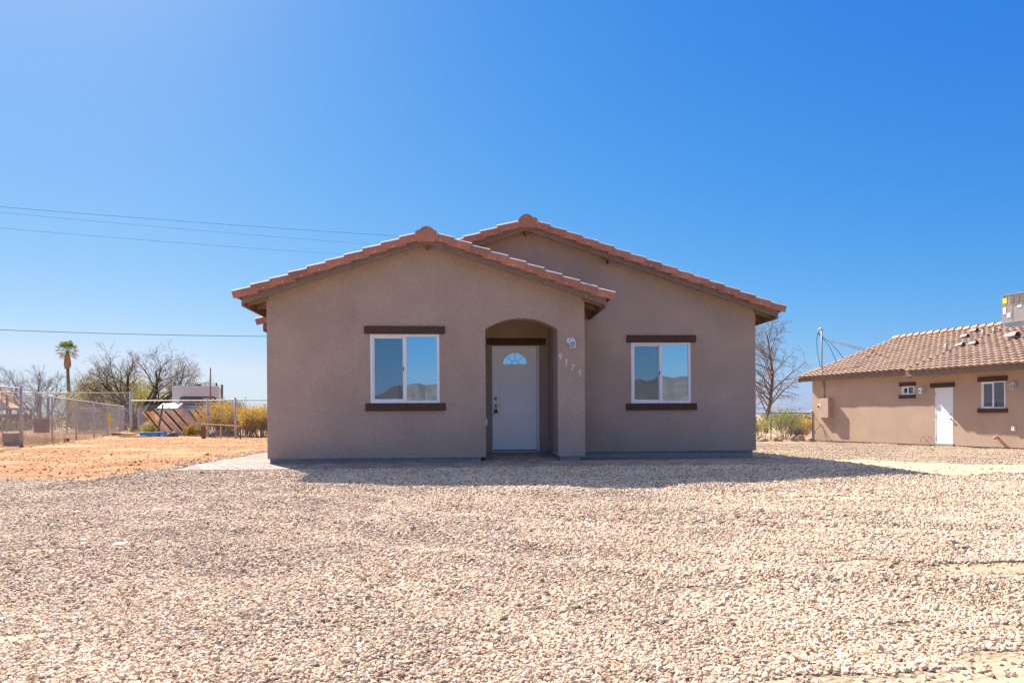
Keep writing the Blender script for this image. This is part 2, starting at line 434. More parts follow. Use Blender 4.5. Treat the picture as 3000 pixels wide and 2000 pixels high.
def build_ground():
    def axis(lo, hi, step, far, grow=1.22):
        a = list(np.arange(lo, hi + 1e-6, step))
        v, s_ = hi, step
        while v < far: s_ *= grow; v += s_; a.append(v)
        v, s_ = lo, step; pre = []
        while v > -far: s_ *= grow; v -= s_; pre.append(v)
        return np.array(pre[::-1] + a)
    xs = axis(-26, 20, .2, 6000); ys = axis(-4, 44, .2, 6000)
    X, Y = np.meshgrid(xs, ys)
    Z = gz(X, Y)
    farf = np.clip((np.hypot(X, Y) - 200) / 2000, 0, 1)
    Z = Z * (1 - farf) + (-.6) * farf
    g, o, p = masks(X, Y)
    nx, ny = len(xs), len(ys)
    co = np.stack([X.ravel(), Y.ravel(), Z.ravel()], 1)
    idx = np.arange(nx * ny).reshape(ny, nx)
    q = np.stack([idx[:-1, :-1].ravel(), idx[:-1, 1:].ravel(), idx[1:, 1:].ravel(), idx[1:, :-1].ravel()], 1)
    me = bpy.data.meshes.new('ground')
    me.vertices.add(len(co)); me.vertices.foreach_set('co', co.ravel())
    me.loops.add(q.size); me.loops.foreach_set('vertex_index', q.ravel())
    me.polygons.add(len(q)); me.polygons.foreach_set('loop_start', np.arange(0, q.size, 4))
    for nm, arr in (('gravel', g), ('orange', o), ('pale', p)):
        a = me.attributes.new(nm, 'FLOAT', 'POINT'); a.data.foreach_set('value', arr.ravel())
    me.update(calc_edges=True); me.validate()
    me.polygons.foreach_set('use_smooth', [True] * len(me.polygons))
    me.materials.append(ground_material())
    ob = bpy.data.objects.new('ground', me); COL.objects.link(ob)
    tag(ob, kind='structure')
build_ground()

# ------------------------------------------------------------------ gravel: real stones scattered over the yard
PATH_RECTS = [(-4.57, 6.1, 12.26, 13.5), (.40, 1.74, 13.3, 14.95), (-4.6, -3.3, 12.26, 24), (-3.45, 6.0, 13.4, 25)]
def build_gravel():
    rng = np.random.default_rng(5)
    P = []
    def area(d0, d1, sp, size):
        half = lambda d: .70 * d * 1.10 + .6
        n = int((d1 - d0) * 2 * half(d1) / sp ** 2)
        d = rng.uniform(d0, d1, n); r = rng.uniform(-half(d1), half(d1), n)
        k = np.abs(r) < half(d)
        d, r = d[k], r[k]
        x = d * math.sin(YAW) + r * math.cos(YAW); y = d * math.cos(YAW) - r * math.sin(YAW)
        g, o, p = masks(x, y)
        patch = .52 + .45 * vnoise(x, y, .6, 21) + .45 * vnoise(x, y, 2.3, 22)
        keep = rng.random(len(x)) < g * patch * (1 - .62 * ((x > 5.5) & (y > 16.5))) + .02 * p + .003 * o
        for (a, b, c_, d_) in PATH_RECTS:
            keep &= ~((x > a) & (x < b) & (y > c_) & (y < d_))
        x, y = x[keep], y[keep]
        s_ = size * np.exp(rng.normal(0, .27, len(x)))
        P.append(np.stack([x, y, gz(x, y) + s_ * rng.uniform(-.1, .5, len(x)), s_], 1))
    area(1.9, 3.6, .0110, .0069)
    area(3.6, 6.0, .0132, .0080)
    area(6.0, 8.5, .0165, .0095)
    area(8.5, 12.5, .0225, .0114)
    area(12.5, 18.0, .036, .0145)
    area(18.0, 30.0, .06, .0125)
    A = np.concatenate(P); n = len(A)
    me = bpy.data.meshes.new('gravel')
    me.vertices.add(n); me.vertices.foreach_set('co', A[:, :3].ravel())
    sc = A[:, 3:4] * np.stack([rng.uniform(.8, 1.5, n), rng.uniform(.7, 1.2, n), rng.uniform(.5, .95, n)], 1)
    rot = np.stack([rng.normal(0, .5, n), rng.normal(0, .5, n), rng.uniform(0, 6.283, n)], 1)
    a = me.attributes.new('stone_scale', 'FLOAT_VECTOR', 'POINT'); a.data.foreach_set('vector', sc.ravel())
    a = me.attributes.new('stone_rot', 'FLOAT_VECTOR', 'POINT'); a.data.foreach_set('vector', rot.ravel())
    a = me.attributes.new('stone_kind', 'INT', 'POINT'); a.data.foreach_set('value', rng.integers(0, 5, n))
    me.update()
    ob = bpy.data.objects.new('gravel', me); COL.objects.link(ob)
    m = bpy.data.materials.new('gravel_stone'); m.use_nodes = True
    nn, l = m.node_tree.nodes, m.node_tree.links
    p = nn['Principled BSDF']; p.inputs['Roughness'].default_value = .9; p.inputs['Specular IOR Level'].default_value = .15
    oi = nn.new('ShaderNodeObjectInfo')
    cr = nn.new('ShaderNodeValToRGB'); e = cr.color_ramp
    e.interpolation = 'LINEAR'
    stops = [(0, (.20, .15, .12)), (.05, (.34, .225, .15)), (.2, (.50, .345, .235)), (.5, (.565, .42, .295)), (.8, (.62, .49, .365)), (.94, (.50, .42, .345)), (1, (.66, .58, .48))]
    while len(e.elements) < len(stops): e.elements.new(.5)
    for el, (ps, c) in zip(e.elements, stops): el.position = ps; el.color = (*c, 1)
    l.new(oi.outputs['Random'], cr.inputs[0])
    gp = nn.new('ShaderNodeNewGeometry'); zn = nn.new('ShaderNodeTexNoise'); zn.inputs['Scale'].default_value = .9; zn.inputs['Detail'].default_value = 5
    l.new(gp.outputs['Position'], zn.inputs['Vector'])
    zr = nn.new('ShaderNodeMapRange'); zr.inputs[1].default_value = .35; zr.inputs[2].default_value = .65; zr.inputs[3].default_value = .90; zr.inputs[4].default_value = 1.17
    l.new(zn.outputs[0], zr.inputs[0])
    zv = nn.new('ShaderNodeVectorMath'); zv.operation = 'SCALE'; l.new(cr.outputs[0], zv.inputs[0]); l.new(zr.outputs[0], zv.inputs['Scale'])
    l.new(zv.outputs[0], p.inputs['Base Color'])
    ng = bpy.data.node_groups.new('gravel_scatter', 'GeometryNodeTree')
    ng.interface.new_socket('Geometry', in_out='INPUT', socket_type='NodeSocketGeometry')
    ng.interface.new_socket('Geometry', in_out='OUTPUT', socket_type='NodeSocketGeometry')
    N, L = ng.nodes, ng.links
    gi = N.new('NodeGroupInput'); go = N.new('NodeGroupOutput')
    g2i = N.new('GeometryNodeGeometryToInstance')
    for k in range(5):
        ico = N.new('GeometryNodeMeshIcoSphere'); ico.inputs['Radius'].default_value = 1; ico.inputs['Subdivisions'].default_value = 2
        pos = N.new('GeometryNodeInputPosition')
        nz = N.new('ShaderNodeTexNoise'); nz.noise_dimensions = '4D'; nz.inputs['Scale'].default_value = .9; nz.inputs['W'].default_value = 3.7 * k; nz.inputs['Detail'].default_value = 1
        L.new(pos.outputs[0], nz.inputs['Vector'])
        sub = N.new('ShaderNodeVectorMath'); sub.operation = 'SUBTRACT'; sub.inputs[1].default_value = (.5, .5, .5); L.new(nz.outputs['Color'], sub.inputs[0])
        scl = N.new('ShaderNodeVectorMath'); scl.operation = 'SCALE'; scl.inputs['Scale'].default_value = 1.7; L.new(sub.outputs[0], scl.inputs[0])
        sp = N.new('GeometryNodeSetPosition'); L.new(ico.outputs['Mesh'], sp.inputs['Geometry']); L.new(scl.outputs[0], sp.inputs['Offset'])
        sm = N.new('GeometryNodeSetMaterial'); sm.inputs['Material'].default_value = m; L.new(sp.outputs[0], sm.inputs[0])
        L.new(sm.outputs[0], g2i.inputs[0])
    iop = N.new('GeometryNodeInstanceOnPoints'); iop.inputs['Pick Instance'].default_value = True
    def named(nm, dt):
        a = N.new('GeometryNodeInputNamedAttribute'); a.data_type = dt; a.inputs['Name'].default_value = nm
        return a.outputs['Attribute']
    L.new(gi.outputs[0], iop.inputs['Points']); L.new(g2i.outputs[0], iop.inputs['Instance'])
    L.new(named('stone_kind', 'INT'), iop.inputs['Instance Index'])
    try:
        e2r = N.new('FunctionNodeEulerToRotation'); L.new(named('stone_rot', 'FLOAT_VECTOR'), e2r.inputs[0]); L.new(e2r.outputs[0], iop.inputs['Rotation'])
    except Exception:
        L.new(named('stone_rot', 'FLOAT_VECTOR'), iop.inputs['Rotation'])
    L.new(named('stone_scale', 'FLOAT_VECTOR'), iop.inputs['Scale'])
    L.new(iop.outputs[0], go.inputs[0])
    md = ob.modifiers.new('scatter', 'NODES'); md.node_group = ng
    tag(ob, 'crushed pinkish tan gravel spread over the front yard', 'gravel', kind='stuff')
    print('gravel stones', n)
build_gravel()
def build_clods():
    rng = np.random.default_rng(15); n = 60000
    d = rng.uniform(10, 48, n); q = rng.uniform(-.80, .2, n) * d
    x = d * math.sin(YAW) + q * math.cos(YAW); y = d * math.cos(YAW) - q * math.sin(YAW)
    g, o, p = masks(x, y); keep = (o > .5) & (rng.random(n) < .15 + 1.2 * vnoise(x * .5, y * 1.4, 1.3, 31) ** 2); x, y = x[keep], y[keep]; n = len(x)
    s_ = .0075 * np.exp(rng.normal(0, .42, n))
    me = bpy.data.meshes.new('dirt_clods'); me.vertices.add(n)
    me.vertices.foreach_set('co', np.stack([x, y, gz(x, y) + s_ * .2], 1).ravel())
    sc = s_[:, None] * np.stack([rng.uniform(.8, 1.7, n), rng.uniform(.7, 1.3, n), rng.uniform(.5, .9, n)], 1)
    rot = np.stack([rng.normal(0, .3, n), rng.normal(0, .3, n), rng.uniform(0, 6.283, n)], 1)
    a = me.attributes.new('stone_scale', 'FLOAT_VECTOR', 'POINT'); a.data.foreach_set('vector', sc.ravel())
    a = me.attributes.new('stone_rot', 'FLOAT_VECTOR', 'POINT'); a.data.foreach_set('vector', rot.ravel())
    a = me.attributes.new('stone_kind', 'INT', 'POINT'); a.data.foreach_set('value', rng.integers(0, 5, n))
    me.update(); ob = bpy.data.objects.new('dirt_clods', me); COL.objects.link(ob)
    ng = bpy.data.node_groups['gravel_scatter'].copy()
    for nd in ng.nodes:
        if nd.bl_idname == 'GeometryNodeSetMaterial': nd.inputs['Material'].default_value = M['soil']
    md = ob.modifiers.new('scatter', 'NODES'); md.node_group = ng
    tag(ob, 'loose clods of orange soil over the graded dirt yard', 'soil', kind='stuff')
build_clods()

# ------------------------------------------------------------------ hills (far right sliver; range behind the camera, mirrored in the windows)
def hills(name, pts, depth, m):
    """pts: list of (angle from +Y axis in rad, distance, height)"""
    mb = MB(); vs = []
    for a, R, h in pts:
        x, y = math.sin(a), math.cos(a)
        for k, (rr, hh) in enumerate(((R, -5), (R + depth * .3, h * .42), (R + depth * .6, h * .8), (R + depth, h), (R + depth * 1.6, h * .5), (R + depth * 2, -5))):
            j = (random.random() - .5) * h * .10 if 0 < k < 5 and k != 3 else 0
            vs.append((x * rr, y * rr, hh + j))
    fs = [(i * 6 + k, (i + 1) * 6 + k, (i + 1) * 6 + k + 1, i * 6 + k + 1) for i in range(len(pts) - 1) for k in range(5)]
    mb.add(vs, fs)
    return tag(mb.build(name, m), kind='structure')
random.seed(4)
prof = [(-.60, .040), (-.45, .055), (-.36, .048), (-.30, .053), (-.27, .051), (-.245, .047), (-.225, .050), (-.20, .047), (-.12, .03), (-.02, .032), (.02, .040), (.05, .047), (.08, .043), (.115, .030), (.16, .018), (.25, .03), (.40, .045), (.6, .03)]
pp = []
for i in range(140):
    a = -.62 + 1.24 * i / 139
    h = np.interp(a, [q[0] for q in prof], [q[1] for q in prof])
    h += .0016 * math.sin(a * 90) + .0012 * math.sin(a * 210 + 1) + .001 * math.sin(a * 470)
    pp.append((math.pi + a, 3400, h * 4300))
hills('hills', pp, 900, M['hill'])
pp = [(.05 + .9 * i / 80, 6500, 26 + 18 * math.sin(i * .21) + 7 * math.sin(i * .9)) for i in range(81)]
hills('distant_hills', pp, 500, M['far_hill'])

# ------------------------------------------------------------------ paver path
def build_path():
    mb = MB(); random.seed(2)
    def pz(x, y):
        if y <= 13.4: return .040 + .025 * (y - 12.26) / 1.14
        if .30 < x < 1.85: return .065 + .085 * min(1, (y - 13.4) / 1.4)
        return .065 - .002 * (y - 13.4)
    def lay(x0, x1, y0, y1, w, d, off=0, clip=None):
        r = 0; y = y0
        while y < y1 - .01:
            yy = min(y + d, y1)
            x = x0 - (w / 2 if r % 2 else 0)
            while x < x1 - .01:
                a, b = max(x, x0), min(x + w, x1)
                if b - a > .02 and (clip is None or clip((a + b) / 2, (y + yy) / 2)):
                    g = .0065; jz = random.uniform(-.002, .002)
                    zs = [pz(a, y) + jz, pz(b, y) + jz, pz(b, yy) + jz, pz(a, yy) + jz]
                    vs = [(a + g, y + g, zs[0]), (b - g, y + g, zs[1]), (b - g, yy - g, zs[2]), (a + g, yy - g, zs[3])]
                    vs += [(p[0], p[1], p[2] - .06) for p in vs]
                    mb.add(vs, [(0, 1, 2, 3), (4, 5, 1, 0), (5, 6, 2, 1), (6, 7, 3, 2), (7, 4, 0, 3)], 0)
                x += w
            y = yy; r += 1
    lay(-4.57, 6.1, 12.26, 13.42, .20, .193)
    lay(.34, 1.80, 13.42, 14.92, .20, .1875)
    lay(-4.57, -3.38, 13.42, 20.2, .198, .20)
    # joint sand bed
    for (a, b, c_, d_) in ((-4.56, 6.09, 12.27, 13.42), (-4.56, -3.38, 13.42, 20.2)):
        mb.add([(a, c_, pz(a, c_) - .008), (b, c_, pz(b, c_) - .008), (b, d_, pz(b, d_) - .008), (a, d_, pz(a, d_) - .008)], [(0, 1, 2, 3)], 1)
    mb.add([(.34, 13.42, .057), (1.80, 13.42, .057), (1.80, 14.92, .142), (.34, 14.92, .142)], [(0, 1, 2, 3)], 1)
    tag(mb.build('path', [M['paver'], M['paver_sand']]), kind='structure')
build_path()

# ------------------------------------------------------------------ house
Y0, Y1 = 13.4, 14.89
XL, XR = -3.404, 2.208            # front wing walls
CX, HW = -.598, 2.806
MX, MHW = 1.272, 4.68             # main gable
MR = MX + MHW
def R1(x): return 2.92 + (HW - abs(x - CX)) / 3
def R2(x): return 2.92 + (MHW - abs(x - MX)) / 3
house = empty('house', (0, 0, 0), 0, 'taupe stucco single storey house with terracotta edged gables and white front door', 'house')

def facade(mb, Y, zb, top, x0, x1, openings, peak=None, thick=None):
    """openings: (xa, xb, zlo, contour[(x,z)...]) contour runs xa->xb along the opening's head"""
    def strip(a, b):
        xs = [a] + ([peak] if peak is not None and a < peak < b else []) + [b]
        mb.add([(a, Y, zb), (b, Y, zb)] + [(x, Y, top(x)) for x in xs[::-1]], [tuple(range(2 + len(xs)))])
    cur = x0
    for xa, xb, zlo, con in openings:
        if xa > cur: strip(cur, xa)
        if zlo > zb: mb.add([(xa, Y, zb), (xb, Y, zb), (xb, Y, zlo), (xa, Y, zlo)], [(0, 1, 2, 3)])
        for (a, za), (b, zb_) in zip(con[:-1], con[1:]):
            xs = [a] + ([peak] if peak is not None and a < peak < b else []) + [b]
            mb.add([(a, Y, za), (b, Y, zb_)] + [(x, Y, top(x)) for x in xs[::-1]], [tuple(range(2 + len(xs)))])
        cur = xb
    if cur < x1: strip(cur, x1)

AX0, AX1, ASP, AH = .422, 1.72, 2.42, .195
def arch(n=18):
    w = (AX1 - AX0) / 2; Rr = (w * w + AH * AH) / (2 * AH); cz = ASP + AH - Rr; cx = (AX0 + AX1) / 2
    return [(cx + w * t, cz + math.sqrt(Rr * Rr - (w * t) ** 2)) for t in [-1 + 2 * i / n for i in range(n + 1)]]
W1 = (-1.612, -.396, 1.107, 2.328)
W2 = (3.392, 4.606, 1.107, 2.328)
def wopen(w): return (w[0], w[1], w[2], [(w[0], w[3]), (w[1], w[3])])
mb = MB()
ac = arch()
facade(mb, Y0, .14, lambda x: R1(x) + .09, XL, XR, [wopen(W1), (AX0, AX1, .14, ac)], CX)
# alcove: soffit of the arch, inner face of the header, sides, ceiling
for (a, za), (b, zb_) in zip(ac[:-1], ac[1:]):
    mb.add([(a, Y0, za), (b, Y0, zb_), (b, Y0 + .30, zb_), (a, Y0 + .30, za)], [(0, 1, 2, 3)])
    mb.add([(a, Y0 + .30, za), (b, Y0 + .30, zb_), (b, Y0 + .30, 2.80), (a, Y0 + .30, 2.80)], [(0, 1, 2, 3)])
mb.add([(AX0, Y0, .14), (AX0, Y1, .14), (AX0, Y1, 2.8), (AX0, Y0 + .3, 2.8), (AX0, Y0 + .3, ASP), (AX0, Y0, ASP)], [(0, 1, 2, 3, 4, 5)])
mb.add([(AX1, Y0, .14), (AX1, Y0, ASP), (AX1, Y0 + .3, ASP), (AX1, Y0 + .3, 2.8), (AX1, Y1, 2.8), (AX1, Y1, .14)], [(0, 1, 2, 3, 4, 5)])
mb.add([(AX0, Y0 + .3, 2.8), (AX1, Y0 + .3, 2.8), (AX1, Y1, 2.8), (AX0, Y1, 2.8)], [(0, 1, 2, 3)])
# outer side walls and undersides (weep screed ledge)
mb.add([(XL, Y0, .14), (XL, 16.2, .14), (XL, 16.2, 3.01), (XL, Y0, 3.01)], [(0, 1, 2, 3)])
mb.add([(XR, Y0, .14), (XR, Y0, 3.01), (XR, Y1, 3.01), (XR, Y1, .14)], [(0, 1, 2, 3)])
mb.add([(XL, Y0, .14), (AX0, Y0, .14), (AX0, Y0 + .06, .14), (XL, Y0 + .06, .14)], [(0, 3, 2, 1)])
mb.add([(AX1, Y0, .14), (XR, Y0, .14), (XR, Y0 + .06, .14), (AX1, Y0 + .06, .14)], [(0, 3, 2, 1)])
mb.add([(XL, Y0, .14), (XL, 16.2, .14), (XL + .06, 16.2, .14), (XL + .06, Y0, .14)], [(0, 1, 2, 3)])
mb.add([(AX1, Y0, .14), (AX1, Y1, .14), (AX1 + .06, Y1, .14), (AX1 + .06, Y0, .14)], [(0, 1, 2, 3)])
mb.build('front_wall', M['stucco'], house)
mb = MB()
DX0, DX1, DZ0, DZ1 = .596, 1.532, .165, 2.262
facade(mb, Y1, .14, lambda x: R2(x) + .09, AX0, MR, [(DX0, DX1, .14, [(DX0, DZ1), (DX1, DZ1)]), wopen(W2)], MX)
mb.add([(XL, Y1 + .35, 2.6), (AX0, Y1 + .35, 2.6), (AX0, Y1 + .35, R2(AX0) + .05), (XL, Y1 + .35, R2(XL) + .05)], [(0, 1, 2, 3)])
mb.add([(MR, Y1, .14), (MR, 25, .14), (MR, 25, 3.01), (MR, Y1, 3.01)], [(0, 1, 2, 3)])
mb.add([(-3.75, 16.2, .14), (XL, 16.2, .14), (XL, 16.2, 2.92), (-3.75, 16.2, 2.88)], [(0, 1, 2, 3)])
mb.add([(-3.75, 16.2, .14), (-3.75, 25, .14), (-3.75, 25, 2.88), (-3.75, 16.2, 2.88)], [(0, 1, 2, 3)])
mb.add([(-3.75, 25, .14), (MR, 25, .14), (MR, 25, 3.01), (MX, 25, R2(MX) + .09), (-3.75, 25, 2.88)], [(0, 1, 2, 3, 4)])
mb.add([(XR, Y1, .14), (MR, Y1, .14), (MR, Y1 + .06, .14), (XR, Y1 + .06, .14)], [(0, 3, 2, 1)])
mb.build('main_wall', M['stucco'], house)
mb = MB()
mb.box(XL + .035, AX0 - .09, Y0 + .035, 16.2, -.1, .139)
mb.box(AX1 + .035, XR - .09, Y0 + .035, Y1 + .2, -.1, .139)
mb.box(XR - .08, MR - .06, Y1 + .035, 24.9, -.1, .139)
mb.box(-3.72, XR - .1, 16.21, 24.9, -.1, .139)
mb.build('foundation', M['foundation'], house)

TX = Vector((1, 0, 0))
def rake_tiles(x_lo, z_lo, sgn, n, yb, step=.332, name='rake_tiles'):
    """sgn=+1: climbs towards +x"""
    c, s = math.cos(math.atan(1 / 3)), math.sin(math.atan(1 / 3))
    T = Vector((sgn * c, 0, s)); Nn = Vector((-sgn * s, 0, c))
    mb = MB()
    prof = [(-.05, 0), (-.05, .070)] + [(.045 - .095 * math.cos(a_), .070 + .095 * math.sin(a_)) for a_ in [math.pi / 2 * k_ / 7 for k_ in range(1, 8)]] + [(.10, .152), (.14, .11), (.128, .105), (.09, .142), (.045, .150), (0, .138), (-.028, .105), (-.036, .07), (-.036, 0)]
    A = Vector((x_lo, yb, z_lo))
    for k in range(n):
        j = random.uniform(-.004, .004); L_ = .415
        off = (.038 + j, 0 + j)
        def fn(p, t):
            o = off[0] if t == 0 else off[1]
            dn = (.016 if t == 0 else -.002)
            return A + T * (k * step + t * L_) + Nn * (p[1] + o) + Vector((0, p[0] - dn + random.uniform(-.001, .001), 0))
        mb.ext(prof, fn, 0, 1, 0)
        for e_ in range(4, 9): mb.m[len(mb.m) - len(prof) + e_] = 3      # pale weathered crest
        q = A + T * (k * step + .20) + Nn * (.055) + Vector((0, -.058, 0))
        mb.obox(q, T, Nn, (0, 1, 0), .006, .006, .008, 1)
    return mb
def ridge_end(mb, x, z, yb):
    poly = [(-.155, .375 - .565), (.155, .375 - .565), (.165, .0), (.155, .012), (.06, .004), (-.06, .004), (-.155, .012), (-.165, 0)]
    mb.ext(poly, lambda p, t: Vector((x + p[0], yb - .075 + t, z - .012 + p[1])), 0, .22, 0)
    for s_ in (-1, 1):
        mb.ext([(s_ * .166, .004), (s_ * .205, -.03), (s_ * .170, -.165)], lambda p, t: Vector((x + p[0], yb - .06 + t, z - .012 + p[1])), 0, .12, 2)
def ridge_cap(mb, x, z, y0, y1, r=.145, axisfn=None):
    y = y0; n = 10
    while y < y1:
        L_ = .40
        vs, fs = [], []
        for t, (yy, rr) in enumerate(((y, r), (y + L_, r * .86))):
            for q in (1, .88):
                for k in range(n + 1):
                    th = math.pi * k / n
                    vs.append((x + rr * q * math.cos(th), yy, z + rr * q * math.sin(th) * .95 + (.02 if t == 0 else 0)))
        m_ = n + 1
        for k in range(n):
            fs += [(k, k + 1, 2 * m_ + k + 1, 2 * m_ + k), (m_ + k, 3 * m_ + k, 3 * m_ + k + 1, m_ + k + 1), (k, m_ + k, m_ + k + 1, k + 1)]
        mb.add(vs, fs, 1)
        y += .335
    # mortar plug closing the first cap
    mb.add([(x + .9 * r * math.cos(math.pi * k / n), y0 + .03, z + .9 * r * math.sin(math.pi * k / n)) for k in range(n + 1)], [tuple(range(n + 1))], 2)
def rake_set(objname, cx, xl_end, xr_end, yb, Rf, half, nl, nr):
    mb = MB()
    parts = []
    zl = lambda x: Rf(x) + .085
    if nl: parts.append(rake_tiles(xl_end, zl(xl_end), 1, nl, yb))
    if nr: parts.append(rake_tiles(xr_end, zl(xr_end), -1, nr, yb))
    for q in parts:
        b = len(mb.v); mb.v += q.v; mb.f += [tuple(b + i for i in f) for f in q.f]; mb.m += q.m; mb.t += q.t
    return mb
random.seed(8)
mb = rake_set('rake_tiles', CX, CX - 3.25, CX + 3.25, 13.10, R1, HW, 10, 10)
ridge_end(mb, CX, 4.085, 13.10)
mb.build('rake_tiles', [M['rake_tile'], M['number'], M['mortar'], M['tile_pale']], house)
mb = rake_set('rake_tiles', MX, .0, 0, 14.59, R2, MHW, 0, 0)
q = rake_tiles(-.56, R2(-.56) + .085, 1, 5, 14.59, .345); q2 = rake_tiles(MX + 5.13, R2(MX + 5.13) + .085, -1, 16, 14.59, .3315)
q3 = rake_tiles(-4.20, R2(-4.20) + .085, 1, 3, 15.85)
for qq in (q, q2):
    b = len(mb.v); mb.v += qq.v; mb.f += [tuple(b + i for i in f) for f in qq.f]; mb.m += qq.m; mb.t += qq.t
ridge_end(mb, MX + .03, 4.72, 14.59)
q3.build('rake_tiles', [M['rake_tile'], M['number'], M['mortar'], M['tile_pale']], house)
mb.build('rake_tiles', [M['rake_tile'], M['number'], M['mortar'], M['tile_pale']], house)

def tile_field(mb, O, U, V, lu, lv, pitch=.26, expo=.335, h=.035, amp=.028, clip=None):
    """O lower corner, U along the eave, V up the slope"""
    U, V = Vector(U).normalized(), Vector(V).normalized(); W = U.cross(V)
    if W.z < 0: W = -W
    nu, nv = int(math.ceil(lu / pitch)), int(math.ceil(lv / expo)); sub = 6
    wave = [amp * (.5 + .5 * math.cos(2 * math.pi * k / sub)) ** .8 * 1.6 for k in range(sub)]
    for r in range(nv):
        v0, v1 = r * expo, min((r + 1) * expo, lv)
        for c in range(nu):
            if clip and not clip((c + .5) * pitch, (v0 + v1) / 2): continue
            vs = []
            jz = random.uniform(-.004, .006); jv = random.uniform(-.006, .006)
            for q_, (vv, hh) in enumerate(((v0 + .02, 0.0), (v0 + .02, h + jz - .014), (v0 + jv - .028, h + jz - .014), (v0 + jv - .028, h + jz), (v1, .004))):
                for k in range(sub + 1):
                    u = min((c + k / sub) * pitch, lu)
                    vs.append(O + U * u + V * vv + W * (wave[k % sub] + hh if q_ else wave[k % sub] * .6 - .012))
            m_ = sub + 1
            fs = [(q_ * m_ + k, q_ * m_ + k + 1, (q_ + 1) * m_ + k + 1, (q_ + 1) * m_ + k) for q_ in range(4) for k in range(sub)]
            mb.add(vs, fs, 0)
cs, sn = math.cos(math.atan(1 / 3)), math.sin(math.atan(1 / 3))
mb = MB(); random.seed(3)
up = .115
# left plane (shared by wing and main): O at the eave, U along +Y, V up +X
xe = CX - 3.22
ll = (MX - xe) / cs
tile_field(mb, Vector((xe, 13.12, R1(xe) + up)), (0, 1, 0), (cs, 0, sn), 12.3, ll, clip=lambda u, v: (u > 1.50 or v * cs + xe < CX))
# right plane of the wing
xe = CX + 3.22
tile_field(mb, Vector((xe, 13.12, R1(xe) + up)), (0, 1, 0), (-cs, 0, sn), 1.8, 3.22 / cs)
# right plane of the main roof
xe = MX + 5.10
tile_field(mb, Vector((xe, 14.61, R2(xe) + up)), (0, 1, 0), (-cs, 0, sn), 10.8, 5.10 / cs)
ridge_cap(mb, CX, 4.045, 13.20, 14.6)
ridge_cap(mb, MX + .02, 4.685, 14.70, 25.2)
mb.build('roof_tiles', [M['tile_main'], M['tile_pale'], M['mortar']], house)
# roof deck, seen from below at the eaves
mb = MB()
def deck(x0, z0, x1, z1, y0, y1, t=.02):
    mb.add([(x0, y0, z0), (x1, y0, z1), (x1, y1, z1), (x0, y1, z0), (x0, y0, z0 + t), (x1, y0, z1 + t), (x1, y1, z1 + t), (x0, y1, z0 + t)],
           [(0, 1, 2, 3), (7, 6, 5, 4), (0, 4, 5, 1), (1, 5, 6, 2), (2, 6, 7, 3), (3, 7, 4, 0)])
e = 3.15
deck(CX - e, R1(CX - e) + .10, CX, R1(CX) + .10, 13.13, 16.0)
deck(CX + e, R1(CX + e) + .10, CX, R1(CX) + .10, 13.13, Y1 + .3)
e = 5.03
deck(MX + e, R2(MX + e) + .10, MX, R2(MX) + .10, 14.62, 25.3)
deck(CX, R2(CX) + .10, MX, R2(MX) + .10, 14.62, 25.3)
deck(-4.10, R2(-4.10) + .10, CX, R2(CX) + .09, 15.9, 25.3)
mb.build('roof_deck', M['wood_soffit'], house)
def rake_board(x0, x1, Rf, yb, h=.125, t=.038):
    mb = MB()
    zs = [Rf(x0), Rf(x1)]
    mb.add([(x0, yb, zs[0]), (x1, yb, zs[1]), (x1, yb + t, zs[1]), (x0, yb + t, zs[0]), (x0, yb, zs[0] + h), (x1, yb, zs[1] + h), (x1, yb + t, zs[1] + h), (x0, yb + t, zs[0] + h)],
           [(0, 1, 5, 4), (1, 2, 6, 5), (2, 3, 7, 6), (3, 0, 4, 7), (0, 3, 2, 1), (4, 5, 6, 7)])
    return mb.build('rake_board', M['wood_brown'], house)
rake_board(CX - 3.15, CX, R1, 13.10); rake_board(CX, CX + 3.15, R1, 13.10)
rake_board(-.7, MX, R2, 14.59); rake_board(MX, MX + 5.03, R2, 14.59)
rake_board(-4.1, -3.0, R2, 15.85)
def eave_board(x, z, y0, y1):
    mb = MB(); mb.box(x - .019, x + .019, y0, y1, z - .03, z + .13); return mb.build('eave_board', M['wood_brown'], house)
eave_board(CX - 3.14, R1(CX - 3.15) + .0, 13.14, 16.1)
eave_board(CX + 3.14, R1(CX + 3.15) + .0, 13.14, Y1 - .01)
eave_board(MX + 5.02, R2(MX + 5.03) + .0, 14.63, 25.3)
eave_board(-4.09, R2(-4.1), 15.89, 25.3)
def rafter_tail(xw, xe, zw, ze, y):
    mb = MB()
    mb.add([(xw, y, zw), (xe, y, ze), (xe, y + .04, ze), (xw, y + .04, zw), (xw, y, zw + .09), (xe, y, ze + .09), (xe, y + .04, ze + .09), (xw, y + .04, zw + .09)],
           [(0, 1, 5, 4), (1, 2, 6, 5), (2, 3, 7, 6), (3, 0, 4, 7), (0, 3, 2, 1), (4, 5, 6, 7)])
    return mb.build('rafter_tail', M['wood_soffit'], house)
for y in (13.36, 13.95, 14.55, 15.15): rafter_tail(XL + .03, CX - 3.12, R1(XL) + .005, R1(CX - 3.12) + .005, y)
for y in (13.36, 13.95, 14.55): rafter_tail(XR - .03, CX + 3.12, R1(XR) + .005, R1(CX + 3.12) + .005, y)
for y in (14.85, 15.45, 16.05, 16.65, 17.25): rafter_tail(MR - .03, MX + 5.0, R2(MR) + .005, R2(MX + 5.0) + .005, y)
for (x, y, Rf) in ((CX, 13.14, R1), (MX, 14.63, R2), (2.92, 14.63, R2)):
    mb = MB(); mb.box(x - .02, x + .02, y, y + .28, Rf(x) - .045, Rf(x) + .06); mb.build('lookout_block', M['wood_brown'], house)

